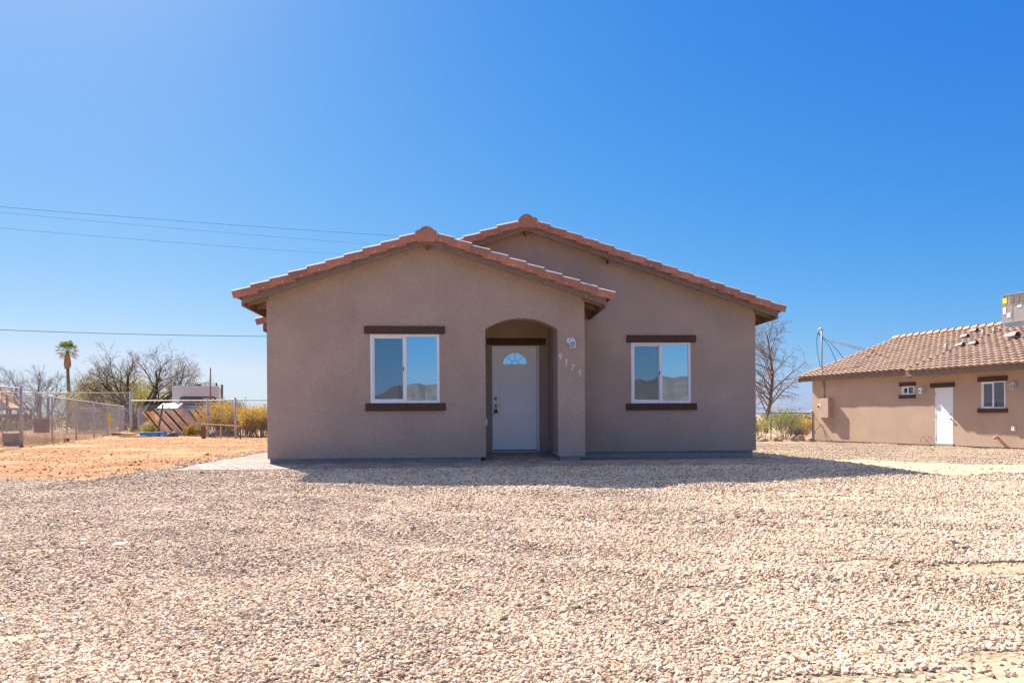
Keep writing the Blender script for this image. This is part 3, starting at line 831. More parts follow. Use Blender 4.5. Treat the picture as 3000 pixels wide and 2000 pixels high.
def trim(name, x0, x1, y, z0, z1, d=.045):
    mb = MB(); mb.box(x0, x1, y - d, y + .01, z0, z1)
    return mb.build(name, M['trim'], house, bevel=.010)
trim('lintel', -1.713, -.298, Y0, 2.330, 2.465); trim('window_sill', -1.697, -.290, Y0, .970, 1.106)
trim('lintel', 3.304, 4.717, Y1, 2.330, 2.472); trim('window_sill', 3.289, 4.727, Y1, .970, 1.106)
trim('lintel', .497, 1.665, Y1, 2.277, 2.410)

def window(w, Y, parent, mats=None, screen=True, fw=.045, name='window', glassm=None):
    x0, x1, z0, z1 = w
    root = bpy.data.objects.new(name, None); COL.objects.link(root); root.parent = parent
    xm = (x0 + x1) / 2
    mb = MB()
    for (a, b, c, d) in ((x0, x1, z1 - fw, z1), (x0, x1, z0, z0 + fw), (x0, x0 + fw, z0 + fw, z1 - fw), (x1 - fw, x1, z0 + fw, z1 - fw), (xm - .028, xm + .028, z0 + fw, z1 - fw)):
        mb.box(a, b, Y - .008, Y + .07, c, d)
    mb.build('frame', M['vinyl'], root, bevel=.004)
    mb = MB()
    a0, a1, b0, b1 = x0 + fw, xm - .028, z0 + fw, z1 - fw; sw = .028
    for (a, b, c, d) in ((a0, a1, b1 - sw, b1), (a0, a1, b0, b0 + sw), (a0, a0 + sw, b0 + sw, b1 - sw), (a1 - sw * .5, a1, b0 + sw, b1 - sw)):
        mb.box(a, b, Y + .022, Y + .06, c, d)
    mb.build('sash', M['vinyl'], root)
    mb = MB()
    mb.box(a0, a1, Y + .048, Y + .056, b0, b1)
    mb.build('pane', glassm or M['glass'], root)
    mb = MB()
    mb.box(xm + .028, x1 - fw, Y + .018, Y + .026, b0, b1)
    mb.build('pane', glassm or M['glass'], root)
    if screen:
        mb = MB(); mb.add([(a0 + sw, Y + .036, b0 + sw), (a1 - sw * .5, Y + .036, b0 + sw), (a1 - sw * .5, Y + .036, b1 - sw), (a0 + sw, Y + .036, b1 - sw)], [(0, 1, 2, 3)])
        mb.build('insect_screen', M['screen'], root)
        mb = MB(); mb.box(xm - .034, xm - .018, Y - .014, Y - .006, (z0 + z1) / 2 - .035, (z0 + z1) / 2 + .03)
        mb.build('latch', M['black'], root)
    mb = MB(); mb.box(x0, x1, Y + .0705, Y + .08, z0, z1); mb.build('backing', M['screen_dark'], root)
    return root
window(W1, Y0, house); window(W2, Y1, house)

# front door
door = bpy.data.objects.new('door', None); COL.objects.link(door); door.parent = house
mb = MB()
mb.box(DX0, DX0 + .022, Y1 - .012, Y1 + .09, DZ0 + .02, DZ1); mb.box(DX1 - .040, DX1, Y1 - .012, Y1 + .09, DZ0 + .02, DZ1)
mb.box(DX0 + .022, DX1 - .040, Y1 - .012, Y1 + .09, DZ1 - .032, DZ1)
mb.build('door_frame', M['vinyl'], door, bevel=.003)
mb = MB(); mb.box(DX0, DX1, Y1 - .05, Y1 + .09, DZ0 - .01, DZ0 + .018); mb.build('threshold', M['sheet'], door)
sx0, sx1, sz0, sz1 = DX0 + .024, DX1 - .045, DZ0 + .035, DZ1 - .035
mb = MB(); mb.box(sx0, sx1, Y1 + .03, Y1 + .07, sz0, sz1)
def panel(px0, px1, pz0, pz1, w=.028, y=Y1 + .03):
    for (a, b, c, d) in ((px0, px1, pz1 - w, pz1), (px0, px1, pz0, pz0 + w), (px0, px0 + w, pz0 + w, pz1 - w), (px1 - w, px1, pz0 + w, pz1 - w)):
        mb.box(a, b, y - .013, y + .001, c, d)
    i = w * 2.2
    mb.box(px0 + i, px1 - i, y - .010, y + .001, pz0 + i, pz1 - i)
dc = (sx0 + sx1) / 2
for (c0, c1) in ((-.292, -.062), (.070, .300)):
    panel(dc + c0, dc + c1, 1.165, 1.80); panel(dc + c0, dc + c1, .475, .99)
mb.build('door_leaf', M['door'], door, bevel=.003)
mb = MB(); mb.box(sx0, sx1, Y1 + .025, Y1 + .06, DZ0 + .018, DZ0 + .034); mb.build('door_sweep', M['black'], door)
# fan light
fx, fz, fr = dc + .004, 1.905, .235
mb = MB()
n = 24; rz = .92
def arcp(r, k, n=n): th = math.pi * k / n; return (fx + r * math.cos(th), fz + r * rz * math.sin(th))
def ring(r0, r1, y0, y1):
    for k in range(n):
        a, b, c, d = arcp(r0, k), arcp(r1, k), arcp(r1, k + 1), arcp(r0, k + 1)
        mb.ext([a, b, c, d], lambda p, t: Vector((p[0], t, p[1])), y0, y1)
yf = Y1 + .018
ring(fr, fr + .042, yf, Y1 + .031); ring(.062, .076, yf + .003, Y1 + .031)
mb.box(fx - fr - .042, fx + fr + .042, yf, Y1 + .031, fz - .034, fz)
for th in (45, 90, 135):
    c, s = math.cos(math.radians(th)), math.sin(math.radians(th))
    mb.bar((fx + .07 * c, yf + .008, fz + .07 * rz * s), (fx + (fr + .005) * c, yf + .008, fz + (fr + .005) * rz * s), .014, .014, up=(0, 1, 0))
fan = mb.build('fanlight', M['door'], door)
mb = MB(); mb.add([(fx, Y1 + .0285, fz)] + [(arcp(fr, k)[0], Y1 + .0285, arcp(fr, k)[1]) for k in range(n + 1)], [(0, k + 1, k + 2) for k in range(n)])
mb.build('pane', M['glass'], fan)
# deadbolt, lever
hx = sx0 + .048
mb = MB(); mb.lathe([(0, -.030), (.020, -.030), (.022, -.022), (.030, -.016), (.032, 0)], (hx, Y1 + .03, 1.218), 20, axis='Y'); mb.lathe([(.0325, -.012), (.036, -.010), (.036, 0)], (hx, Y1 + .03, 1.218), 20, 1, axis='Y')
mb.build('deadbolt', [M['nickel'], M['black']], door, smooth=True)
mb = MB(); mb.lathe([(0, -.02), (.026, -.018), (.032, -.006), (.032, 0)], (hx, Y1 + .03, 1.075), 20, axis='Y')
mb.tube([(hx, Y1 + .025, 1.075), (hx, Y1 - .03, 1.075), (hx + .03, Y1 - .035, 1.079), (hx + .07, Y1 - .032, 1.086), (hx + .105, Y1 - .03, 1.080)], [.010, .010, .010, .008, .006], 8)
mb.build('door_handle', M['nickel'], door, smooth=True)
lock = empty('key_lockbox', (hx, Y1 - .04, 1.0), 0, 'small black key lockbox hanging from the white door handle', 'lockbox')
mb = MB(); mb.box(-.031, .031, -.02, .02, -.095, -.0); mb.build('box_body', M['black'], lock, bevel=.006)
mb = MB(); mb.tube([(-.018, 0, -.002), (-.019, 0, .055), (-.010, 0, .078), (.010, 0, .078), (.019, 0, .055), (.018, 0, -.002)], .0045, 8); mb.build('shackle', M['nickel'], lock, smooth=True)
mb = MB()
for r in range(3): mb.box(-.020, .020, -.0235, -.0195, -.032 - r * .016, -.022 - r * .016)
mb.build('dial', M['steel_dark'], lock)
mb = MB(); mb.box(-.020, .020, -.0235, -.0195, -.088, -.078); mb.build('name_strip', M['nickel'], lock)

# outlet cover in the alcove
mb = MB(); mb.box(AX0, AX0 + .035, Y0 + .32, Y0 + .40, .70, .82); mb.build('outlet_cover', M['white_metal'], house, bevel=.004)

# porch light
def wall_light(parent, x, y, z, s=1.0):
    r = bpy.data.objects.new('wall_light', None); COL.objects.link(r); r.parent = parent
    Mt = Matrix.Translation((x, y, z)) @ Matrix.Scale(s, 4)
    def B(): q = MB(); q.M = Mt; return q
    q = B(); q.lathe([(0, -.022), (.035, -.022), (.055, -.012), (.062, 0)], (-.035, 0, .055), 20, axis='Y')
    q.tube([(-.035, -.02, .055), (-.02, -.07, .075), (0, -.095, .070)], .012, 8); q.build('backplate', M['white_metal'], r, smooth=True)
    q = B()
    q.lathe([(.0, .098), (.012, .096), (.030, .088), (.046, .068), (.052, .045), (.064, .040), (.064, .030), (0, .030)], (.015, -.10, 0), 16)
    q.tube([(.015 + .014 * math.cos(a), -.10, .112 + .014 * math.sin(a)) for a in [k * math.pi / 6 for k in range(13)]], .003, 6)
    q.build('lamp_cap', M['white_metal'], r, smooth=False)
    q = B()
    for sx in (-1, 1):
        for sy in (-1, 1):
            q.bar((.015 + sx * .056, -.10 + sy * .056, .03), (.015 + sx * .052, -.10 + sy * .052, -.095), .009, .009)
    q.box(.015 - .062, .015 + .062, -.162, -.038, -.105, -.094)
    q.box(.015 - .064, .015 + .064, -.164, -.156, .024, .034); q.box(.015 - .064, .015 + .064, -.044, -.036, .024, .034)
    q.build('lamp_cage', M['white_metal'], r)
    q = B(); q.lathe([(0, .028), (.034, .028), (.036, -.06), (.030, -.088), (0, -.09)], (.015, -.10, 0), 16); q.build('lamp_glass', M['lamp_glass'], r, smooth=True)
    return r
wall_light(house, 1.965, Y0, 2.165, .88)

DIG = {
 '9': [[(.78, .62), (.62, .46), (.40, .42), (.20, .52), (.12, .72), (.22, .92), (.45, 1.0), (.70, .94), (.84, .76), (.82, .55), (.70, .30), (.50, .08), (.36, 0)]],
 '3': [[(.12, .88), (.30, .99), (.55, 1.0), (.76, .88), (.74, .70), (.55, .58), (.36, .54), (.58, .50), (.78, .38), (.80, .22), (.62, .08), (.36, .01), (.12, .0)]],
 '7': [[(.10, .90), (.14, .985), (.50, .985), (.90, .99), (.72, .62), (.48, .25), (.34, 0)]],
 '5': [[(.92, 1.0), (.60, .985), (.38, .98), (.30, .62), (.28, .58), (.55, .60), (.78, .50), (.84, .34), (.70, .18), (.44, .06), (.14, 0)]]}
for ch, x, z in (('9', 1.768, 1.926), ('3', 1.868, 1.828), ('7', 1.986, 1.729), ('5', 2.112, 1.630)):
    mb = MB(); h, w = .108, .058
    for st in DIG[ch]:
        pts = [Vector((x - w / 2 + w * a + .10 * h * (b - .5), Y0 - .012, z - h / 2 + h * b)) for a, b in st]
        rad = [  .0058 + .0024 * math.sin(math.pi * i / (len(pts) - 1)) for i in range(len(pts))]
        mb.tube(pts, rad, 6)
    mb.build('house_number', M['number'], house, smooth=True)

# ------------------------------------------------------------------ neighbour house
NP, NE = Vector((15.4, 31.93, -.28)), Vector((.269, -.963, 0))
NROT = math.atan2(NE.y, NE.x)
nh = empty('house', NP, NROT, 'tan stucco neighbouring house with pinkish tile roof and meter box', 'house')
NM = Matrix.Translation(NP) @ Matrix.Rotation(NROT, 4, 'Z'); NMI = NM.inverted()
def nloc(px, py, off=0.0):
    """pixel -> neighbour-house coordinates on the plane 'off' metres in front of its long wall"""
    o = NMI @ Vector((0, 0, EYE)); d = NMI.to_3x3() @ ray(px, py)
    t = (-off - o.y) / d.y
    return o + d * t
NZE = 2.79        # tile height at y=-.4
def nroof(px, py, dz=0):
    o = NMI @ Vector((0, 0, EYE)); d = NMI.to_3x3() @ ray(px, py)
    # z = NZE + (y+.4)/3 + dz
    t = (NZE + dz + (o.y + .4) / 3 - o.z) / (d.z - d.y / 3)
    return o + d * t
mb = MB(); LX = 16.5; D2 = 5.3
def box_face(pts): mb.add(pts, [tuple(range(len(pts)))])
ND = (6.12, 6.85, .05, 2.08)
WS = (4.66, 5.22, 1.87, 2.19); WB = (7.93, 8.78, 1.31, 2.21)
facade(mb, 0, .03, lambda x: 2.72, -.13, LX, [wopen(WS), (ND[0], ND[1], .03, [(ND[0], ND[3]), (ND[1], ND[3])]), wopen(WB)])
box_face([(-.13, 0, .03), (-.13, 0, 2.72), (-.13, D2, 4.50), (-.13, 2 * D2, 2.72), (-.13, 2 * D2, .03)])
box_face([(LX, 0, .03), (LX, 2 * D2, .03), (LX, 2 * D2, 2.72), (LX, D2, 4.5), (LX, 0, 2.72)])
box_face([(-.13, 2 * D2, .03), (-.13, 2 * D2, 2.72), (LX, 2 * D2, 2.72), (LX, 2 * D2, .03)])
box_face([(-.13, 0, .03), (LX, 0, .03), (LX, .06, .03), (-.13, .06, .03)])
mb.build('wall', M['stucco_b'], nh)
mb = MB(); mb.box(-.05, LX - .05, .04, 2 * D2 - .04, -.35, .029); mb.box(5.2, LX, -.75, .03, -.30, -.035); mb.build('foundation', M['foundation'], nh)
random.seed(12)
mb = MB()
XK = 5.32        # where the eave steps out
tile_field(mb, Vector((-.72, -.32, NZE - .03 + .08 / 3)), (1, 0, 0), (0, cs, sn), XK + .72, (D2 + .32) / cs, pitch=.27, expo=.345, h=.062, amp=.024)
tile_field(mb, Vector((XK, -.56, NZE - .03 - .16 / 3)), (1, 0, 0), (0, cs, sn), LX + .5 - XK, (D2 + .56) / cs, pitch=.27, expo=.345, h=.062, amp=.024)
mb.add([(-.72, D2, NZE + (D2 + .4) / 3), (LX + .5, D2, NZE + (D2 + .4) / 3), (LX + .5, 2 * D2 + .5, NZE), (-.72, 2 * D2 + .5, NZE)], [(0, 1, 2, 3)])
nroofo = mb.build('roof', M['tile'], nh)
# ridge caps along x
mb = MB(); x = -.75; zr = NZE + (D2 + .4) / 3 - .01
while x < LX + .4:
    vs, fs = [], []
    n = 8
    for t, (xx, rr, dz) in enumerate(((x, .125, 0.0), (x + .42, .145, .035))):
        for q in (1, .86):
            for k in range(n + 1):
                th = math.pi * k / n
                vs.append((xx, D2 + rr * q * math.cos(th) * 1.15, zr + rr * q * math.sin(th) + dz))
    m_ = n + 1
    for k in range(n): fs += [(k, k + 1, 2 * m_ + k + 1, 2 * m_ + k), (m_ + k, m_ + k + 1, 3 * m_ + k + 1, 3 * m_ + k), (2 * m_ + k, 2 * m_ + k + 1, 3 * m_ + k + 1, 3 * m_ + k)]
    mb.add(vs, fs, 0); x += .36
mb.build('ridge_cap', M['tile'], nh)
mb = MB()
for (x0, x1, ye) in ((-.60, XK, -.28), (XK, LX + .4, -.52)):
    z = NZE - .20 + (ye + .35) / 3
    mb.box(x0, x1, ye, ye + .04, z - .02, z + .17)
mb.box(XK - .02, XK + .02, -.52, -.24, NZE - .30, NZE - .05)
mb.build('eave_board', M['wood_brown'], nh)
mb = MB()
for (x0, x1, ye) in ((-.60, XK, -.26), (XK, LX + .4, -.50)):
    z = NZE - .12 + (ye + .35) / 3
    mb.add([(x0, ye, z), (x1, ye, z), (x1, .5, z + (.5 - ye) / 3), (x0, .5, z + (.5 - ye) / 3)], [(0, 1, 2, 3)])
mb.add([(-.60, -.33, NZE - .12), (-.60, D2, NZE - .12 + (D2 + .33) / 3), (.1, D2, NZE - .12 + (D2 + .33) / 3), (.1, -.33, NZE - .12)], [(0, 1, 2, 3)])
mb.build('soffit', M['wood_soffit'], nh)
mb = MB()
mb.add([(-.62, -.35, NZE - .22), (-.62, D2, NZE - .22 + (D2 + .35) / 3), (-.62, D2, NZE - .05 + (D2 + .35) / 3), (-.62, -.35, NZE - .05),
        (-.58, -.35, NZE - .22), (-.58, D2, NZE - .22 + (D2 + .35) / 3), (-.58, D2, NZE - .05 + (D2 + .35) / 3), (-.58, -.35, NZE - .05)],
       [(0, 1, 2, 3), (7, 6, 5, 4), (0, 4, 5, 1), (3, 2, 6, 7), (0, 3, 7, 4)])
mb.build('rake_board', M['wood_brown'], nh)
def ntrim(name, x0, x1, z0, z1):
    mb = MB(); mb.box(x0, x1, -.05, .01, z0, z1); return mb.build(name, M['trim'], nh, bevel=.01)
ntrim('lintel', 4.55, 5.28, 2.192, 2.33); ntrim('window_sill', 4.54, 5.28, 1.73, 1.868)
ntrim('lintel', 7.81, 8.86, 2.212, 2.37); ntrim('window_sill', 7.80, 8.86, 1.165, 1.308)
ntrim('lintel', 5.93, 6.92, 2.085, 2.24)
window(WS, 0, nh, screen=False, fw=.04, glassm=M['glass_b']); window(WB, 0, nh, screen=False, fw=.04, glassm=M['glass_b'])
nd = bpy.data.objects.new('door', None); COL.objects.link(nd); nd.parent = nh
mb = MB(); mb.box(ND[0] + .03, ND[1] - .005, -.004, .03, ND[2] + .03, ND[3] - .01); mb.build('door_leaf', M['door_b'], nd)
mb = MB(); mb.box(ND[0], ND[0] + .028, -.01, .05, ND[2], ND[3]); mb.box(ND[0] + .028, ND[1], -.008, .05, ND[3] - .009, ND[3]); mb.build('door_frame', M['door_b'], nd)
mb = MB(); mb.box(ND[0] - .02, ND[1] + .02, -.06, .05, -.03, ND[2] + .028); mb.build('threshold', M['foundation'], nd)
mb = MB(); mb.lathe([(0, -.05), (.028, -.05), (.032, 0)], (ND[1] - .09, -.004, 1.12), 12, axis='Y'); mb.build('deadbolt', M['nickel'], nd)
mb = MB(); mb.lathe([(0, -.06), (.028, -.055), (.014, -.03), (.032, 0)], (ND[1] - .09, -.004, .96), 12, axis='Y'); mb.tube([(ND[1] - .09, -.05, .96), (ND[1] - .19, -.055, .96)], .01, 6); mb.build('door_handle', M['nickel'], nd)
mb = MB()
for z in (.25, 1.05, 1.85): mb = MB(); mb.box(ND[0] + .02, ND[0] + .035, -.012, -.003, z - .05, z + .05); mb.build('hinge', M['steel_dark'], nd)
wall_light(nh, 5.60, 0, 2.02, 1.1); wall_light(nh, 9.10, 0, 2.05, 1.1)
# meter box and conduit
mt = bpy.data.objects.new('meter_box', None); COL.objects.link(mt); mt.parent = nh
mb = MB(); mb.box(.62, 1.08, -.24, -.03, 1.01, 1.84); mb.build('cabinet', M['box_tan'], mt, bevel=.01)
mb = MB(); mb.box(.36, .615, -.17, -.03, 1.01, 1.84); mb.lathe([(0, -.06), (.055, -.055), (.075, -.03), (.085, 0)], (.49, -.17, 1.50), 16, 1, axis='Y')
mb.lathe([(0, -.078), (.042, -.074), (.056, -.05)], (.49, -.17, 1.50), 16, 2, axis='Y'); mb.build('meter', [M['box_tan'], M['white_metal'], M['black']], mt, bevel=.0)
mb = MB(); mb.tube([(.60, -.05, 1.84), (.60, -.05, 2.62)], .035, 10); mb.build('conduit', M['box_tan'], mt, smooth=True)
mb = MB(); mb.box(.36, 1.08, -.031, .0, 1.01, 1.84); mb.build('back_plate', M['box_tan'], mt)
# mast
ms = bpy.data.objects.new('service_mast', None); COL.objects.link(ms); ms.parent = nh
mxp, myp = .52, .02
top = nloc(2408, 965, -myp)
mxp = nloc(2408, 1060, -myp).x
mb = MB(); mb.tube([(mxp, myp, 2.7), (mxp, myp, top.z)], .034, 10); mb.lathe([(.10, 0), (.06, .04), (.036, .10)], (mxp, myp, NZE + .17), 12)
mb.build('mast_pipe', M['ac'], ms, smooth=True)
mb = MB(); mb.tube([(mxp, myp, top.z - .05), (mxp - .02, myp, top.z + .03), (mxp - .09, myp - .0, top.z + .05), (mxp - .20, myp, top.z - .03)], [.04, .05, .055, .045], 10); mb.build('weatherhead', M['steel'], ms, smooth=True)
tw = (mxp - .19, myp, top.z - .03)
def dangling(pts, r, m_, nm='loose_wire'):
    P = [nloc(x, y, -myp) for x, y in pts]; q = MB(); q.tube([tw] + P, r, 5); return q.build(nm, M[m_], ms, smooth=True)
dangling([(2393, 990), (2393, 1010), (2397, 1045), (2404, 1076)], .011, 'wire')
dangling([(2398, 978), (2412, 992), (2428, 1012), (2440, 1035), (2450.5, 1060)], .013, 'wire_teal')
dangling([(2399, 976), (2412, 988), (2432, 1003), (2450, 1022), (2472.7, 1051)], .013, 'wire_teal')
a1 = nroof(2607, 1049, .0); a2 = nroof(2567, 1031, .0); z1 = nloc(2411, 992, -myp).z
for a in (a1, a2):
    mb = MB(); mb.tube([(mxp, myp, z1), (a.x, a.y, a.z + .02)], .016, 6); mb.build('brace_rod', M['ac'], ms, smooth=True)
# small wall fittings
mb = MB(); mb.box(.98, 1.10, -.03, .0, .56, .70); mb.build('outlet_cover', M['box_tan'], nh)
mb = MB(); mb.box(9.02, 9.13, -.07, .0, .58, .74); mb.build('outlet_cover', M['white_metal'], nh, bevel=.008)
mb = MB(); mb.lathe([(.02, -.16), (.05, -.15), (.055, -.05), (.045, 0)], (8.51, 0, .34), 12, axis='Y'); mb.build('vent_outlet', M['box_tan'], nh)
for x in (5.64, 5.88):
    mb = MB(); mb.tube([(x, 0, .30), (x, -.14, .30), (x, -.17, .27), (x, -.17, .10)], .012, 6); mb.build('hose_bib', M['nickel'], nh, smooth=True)
mb = MB(); mb.tube([(.42, -.02, .74), (.28, -.10, .55), (.22, -.16, .46)], .012, 5); mb.tube([(.22, -.16, .46), (.18, -.18, .40), (.24, -.18, .34)], .02, 5); mb.build('loose_cable', M['grey_wood'], nh, smooth=True)
# roof vents
def hood_vent(p, s):
    q = MB(); q.M = Matrix.Translation(p) @ Matrix.Scale(s, 4)
    q.lathe([(.10, -.15), (.10, .10)], (0, 0, 0), 12)
    n = 8
    vs = []
    for xx in (-.18, .20):
        for k in range(n + 1):
            th = math.pi * k / n; vs.append((xx, .15 * math.cos(th), .08 + .14 * math.sin(th) + (.03 if xx > 0 else 0)))
    fs = [(k, k + 1, n + 2 + k, n + 1 + k) for k in range(n)] + [tuple(range(n + 1))]
    q.add(vs, fs)
    q.add([(.14, .14 * math.cos(math.pi * k / n), .10 + .13 * math.sin(math.pi * k / n)) for k in range(n + 1)], [tuple(range(n + 1))], 1)
    return q.build('roof_vent', [M['vent'], M['black']], nh)
def C2(x, y): return 2600 + x / 3.135, 850 + y / 3.135
for (x, y, s) in ((710, 445, .75), (795, 392, .75), (668, 525, .75), (790, 512, .75), (1145, 455, 1.15)):
    hood_vent(nroof(*C2(x, y)), s)
for (x, y, h) in ((540, 562, .30), (880, 422, .26), (980, 395, .2)):
    p = nroof(*C2(x, y)); mb = MB(); mb.tube([(p.x, p.y, p.z - .1), (p.x, p.y, p.z + h)], .05, 10); mb.build('vent_pipe', M['vent'], nh, smooth=True)
for (x, y) in ((660 - 0, 900 - 340),):
    pass
# air conditioner on the roof
pA = nroof(*C2(1052, 330), .15)
rid = NZE + (D2 + .4) / 3
acx0, acy = 5.05, 4.55
o_ = nloc(2936, 950, -acy); acx0 = o_.x
zb_ = rid - .02; zt_ = nloc(2936, 866, -acy).z
ac_ = empty('air_conditioner', NM @ Vector((acx0, acy, zb_)), NROT, 'grey brown packaged air conditioner on the neighbouring roof ridge', 'air conditioner')
H = zt_ - zb_; Wd = 1.9
mb = MB(); mb.box(0, Wd, 0, 1.15, .02, H); mb.box(-.015, Wd + .015, -.015, 1.165, H - .02, H + .015); mb.box(-.006, Wd, -.006, 1.0, H * .625, H * .635)
mb.build('cabinet', M['ac'], ac_)
mb = MB()
for k in range(7):
    x0 = .33 + k * .215
    mb.box(x0, x0 + .165, -.004, .01, H * .68, H * .95, 0)
    for j in range(13):
        z = H * .685 + j * (H * .262 / 13); mb.box(x0, x0 + .165, -.012, -.004, z, z + H * .011, 1)
mb.build('grille', [M['ac_dark'], M['ac_slat']], ac_)
mb = MB(); mb.box(.04, .20, -.010, -.002, H * .70, H * .88, 0); mb.box(.04, .23, -.010, -.002, H * .883, H * .925, 1); mb.build('energy_sticker', [M['sticker_yellow'], M['sticker_blue']], ac_)
for (a, b, c, d) in ((.04, .17, .32, .56), (.20, .35, .18, .35), (.62, .80, .50, .58)):
    mb = MB(); mb.box(a, b, -.010, -.002, H * c, H * d); mb.build('white_sticker', M['sticker_white'], ac_)
mb = MB()
for x0, x1 in ((.42, 1.05), (1.12, 1.85)):
    for (a, b, c, d) in ((x0, x1, .03, .04), (x0, x1, .60, .61), (x0, x0 + .012, .04, .60), (x1 - .012, x1, .04, .60)): mb.box(a, b, -.008, -.001, H * c, H * d)
mb.build('service_panel', M['ac_slat'], ac_)
curb = bpy.data.objects.new('roof_curb', None)
mb = MB(); mb.box(acx0 + .10, acx0 + 2.1, acy - .06, acy + 1.1, rid - .42, rid - .025); mb.box(acx0 + .06, acx0 + 2.2, acy - .12, acy + 1.2, rid - .024, rid - .004); mb.build('roof_curb', M['sheet'], nh)

# ------------------------------------------------------------------ fences
def wire_mesh(A, B, h, z0a, z0b, pitch=.075, r=.0028, zlo=.02):
    """diamond wire between A and B (xy), straight diagonals both ways"""
    mb = MB(); A, B = Vector(A), Vector(B); L_ = (B - A).length; d = (B - A) / L_
    def P(s, z):
        q = A + d * s; return Vector((q.x, q.y, z0a + (z0b - z0a) * s / L_ + z))
    k = -h
    while k < L_:
        for dr in (1, -1):
            s0, s1, za, zb = k, k + h, zlo, h
            if s0 < 0: za += (0 - s0); s0 = 0
            if s1 > L_: zb -= (s1 - L_); s1 = L_
            if s1 - s0 > .01:
                a, b = (za, zb) if dr == 1 else (h - za + zlo, h - zb + zlo)
                mb.tube([P(s0, a), P(s1, b)], r, 3, cap=False)
        k += pitch
    return mb
def fence(name, pts, heights, label, post_r=.03, rail_r=.021, end_r=.045, pitch=.075, wr=.0028, mtl='steel', rail=True, ends=(0, -1), extra_top=.0, group=None, mesh=True):
    a = pts[0]; root = empty(name, (a[0], a[1], G(*a)), 0, label, 'fence', group)
    off = -Vector((a[0], a[1], G(*a)))
    def fin(mb, nm, m_):
        mb.v = [tuple(Vector(v) + off) for v in mb.v]; return mb.build(nm, m_, root, smooth=True)
    zs = [G(*p) for p in pts]
    for i, p in enumerate(pts):
        r = end_r if (i in ends or i - len(pts) in ends) else post_r
        mb = MB(); mb.tube([(p[0], p[1], zs[i] - .1), (p[0], p[1], zs[i] + heights[i] + (.06 if r == end_r else 0))], r, 10)
        mb.lathe([(r * 1.15, -.02), (r * 1.15, .015), (0, .035)], (p[0], p[1], zs[i] + heights[i] + (.06 if r == end_r else 0)), 10)
        fin(mb, 'fence_post', M[mtl])
    if rail:
        mb = MB(); mb.tube([(p[0], p[1], zs[i] + heights[i]) for i, p in enumerate(pts)], rail_r, 8); fin(mb, 'top_rail', M[mtl])
    if mesh:
        mb = MB()
        for i in range(len(pts) - 1):
            w = wire_mesh(pts[i], pts[i + 1], min(heights[i], heights[i + 1]) - .02, zs[i], zs[i + 1], pitch, wr)
            b = len(mb.v); mb.v += w.v; mb.f += [tuple(b + j for j in f) for f in w.f]; mb.m += w.m; mb.t += w.t
        fin(mb, 'wire_mesh', M[mtl])
    return root
def on_line(A, B, px):
    """where the vertical plane through pixel column px crosses the line A-B on the ground"""
    r = ray(px, 1260); A, B = Vector(A), Vector(B); d = B - A
    t = (A.x * r.y - A.y * r.x) / (d.y * r.x - d.x * r.y)
    return (A.x + d.x * t, A.y + d.y * t)
fa, fb = (-14.39, 25.4), (-21.04, 48.3)
fpts = [(-12.3, 18.2), (-13.35, 21.8)] + [on_line(fa, fb, x) for x in (62, 153, 223, 275, 316, 350)] + [fb]
fence('chain_link_fence', fpts, [1.86, 1.86, 1.90, 1.76, 1.74, 1.72, 1.72, 1.72, 1.72], 'long galvanised chain link fence running back along the orange dirt yard', ends=(2,), end_r=.055, post_r=.036, rail_r=.024, pitch=.085, wr=.0026)
# tall kennel run behind
kp = [at(377, 1270, 48.3), at(189, 1265, 53), at(0, 1262, 57), at(-160, 1262, 60)]
kz = [at(377, 1150, 48.3).z, at(189, 1151, 53).z, at(0, 1149, 57).z, at(-160, 1149, 60).z]
fence('kennel_fence', [(p.x + .15, p.y) for p in kp], [kz[i] - G(kp[i].x, kp[i].y) for i in range(4)], 'tall wire run with white top rail behind the chain link fence', end_r=.08, post_r=.05, rail_r=.038, pitch=.16, wr=.003, ends=(0,))
# low pen rail
l1, l2, l3 = at(232, 1262, 52), at(405, 1266, 50), at(447, 1260, 58)
fence('pen_fence', [(l1.x, l1.y), (l2.x, l2.y), (l3.x, l3.y)], [at(232, 1195, 52).z - G(l1.x, l1.y), at(405, 1194, 50).z - G(l2.x, l2.y), at(447, 1190, 58).z - G(l3.x, l3.y)], 'low wire pen between the mesquite trunk and the fallen lattice', pitch=.12, wr=.004, rail_r=.028, post_r=.04)
# rear fence, four stretches
r0, r1, r2, r3 = at(382, 1270, 48), at(609, 1280, 37), at(690, 1286, 33.6), at(900, 1290, 31)
fence('rear_fence', [(p.x, p.y) for p in (r0, r1, r2, r3)], [2.1, 1.80, 1.72, 1.60], 'bare rail rear fence crossing in front of the golden bushes', pitch=.16, wr=.0022, end_r=.05, post_r=.05, rail_r=.026)
q0, q1, q2, q3 = at(2120, 1290, 33), at(2259, 1291, 33), at(2380.5, 1291, 33), at(2480, 1291, 33)
fence('yard_fence', [(p.x, p.y) for p in (q0, q1, q2, q3)], [at(2259, 1210, 33).z - G(p.x, p.y) for p in (q0, q1, q2, q3)], 'low dark chain link fence behind the boulders, right of the house', mtl='steel_dark', pitch=.10, wr=.0022, end_r=.022, post_r=.022, rail_r=.018)

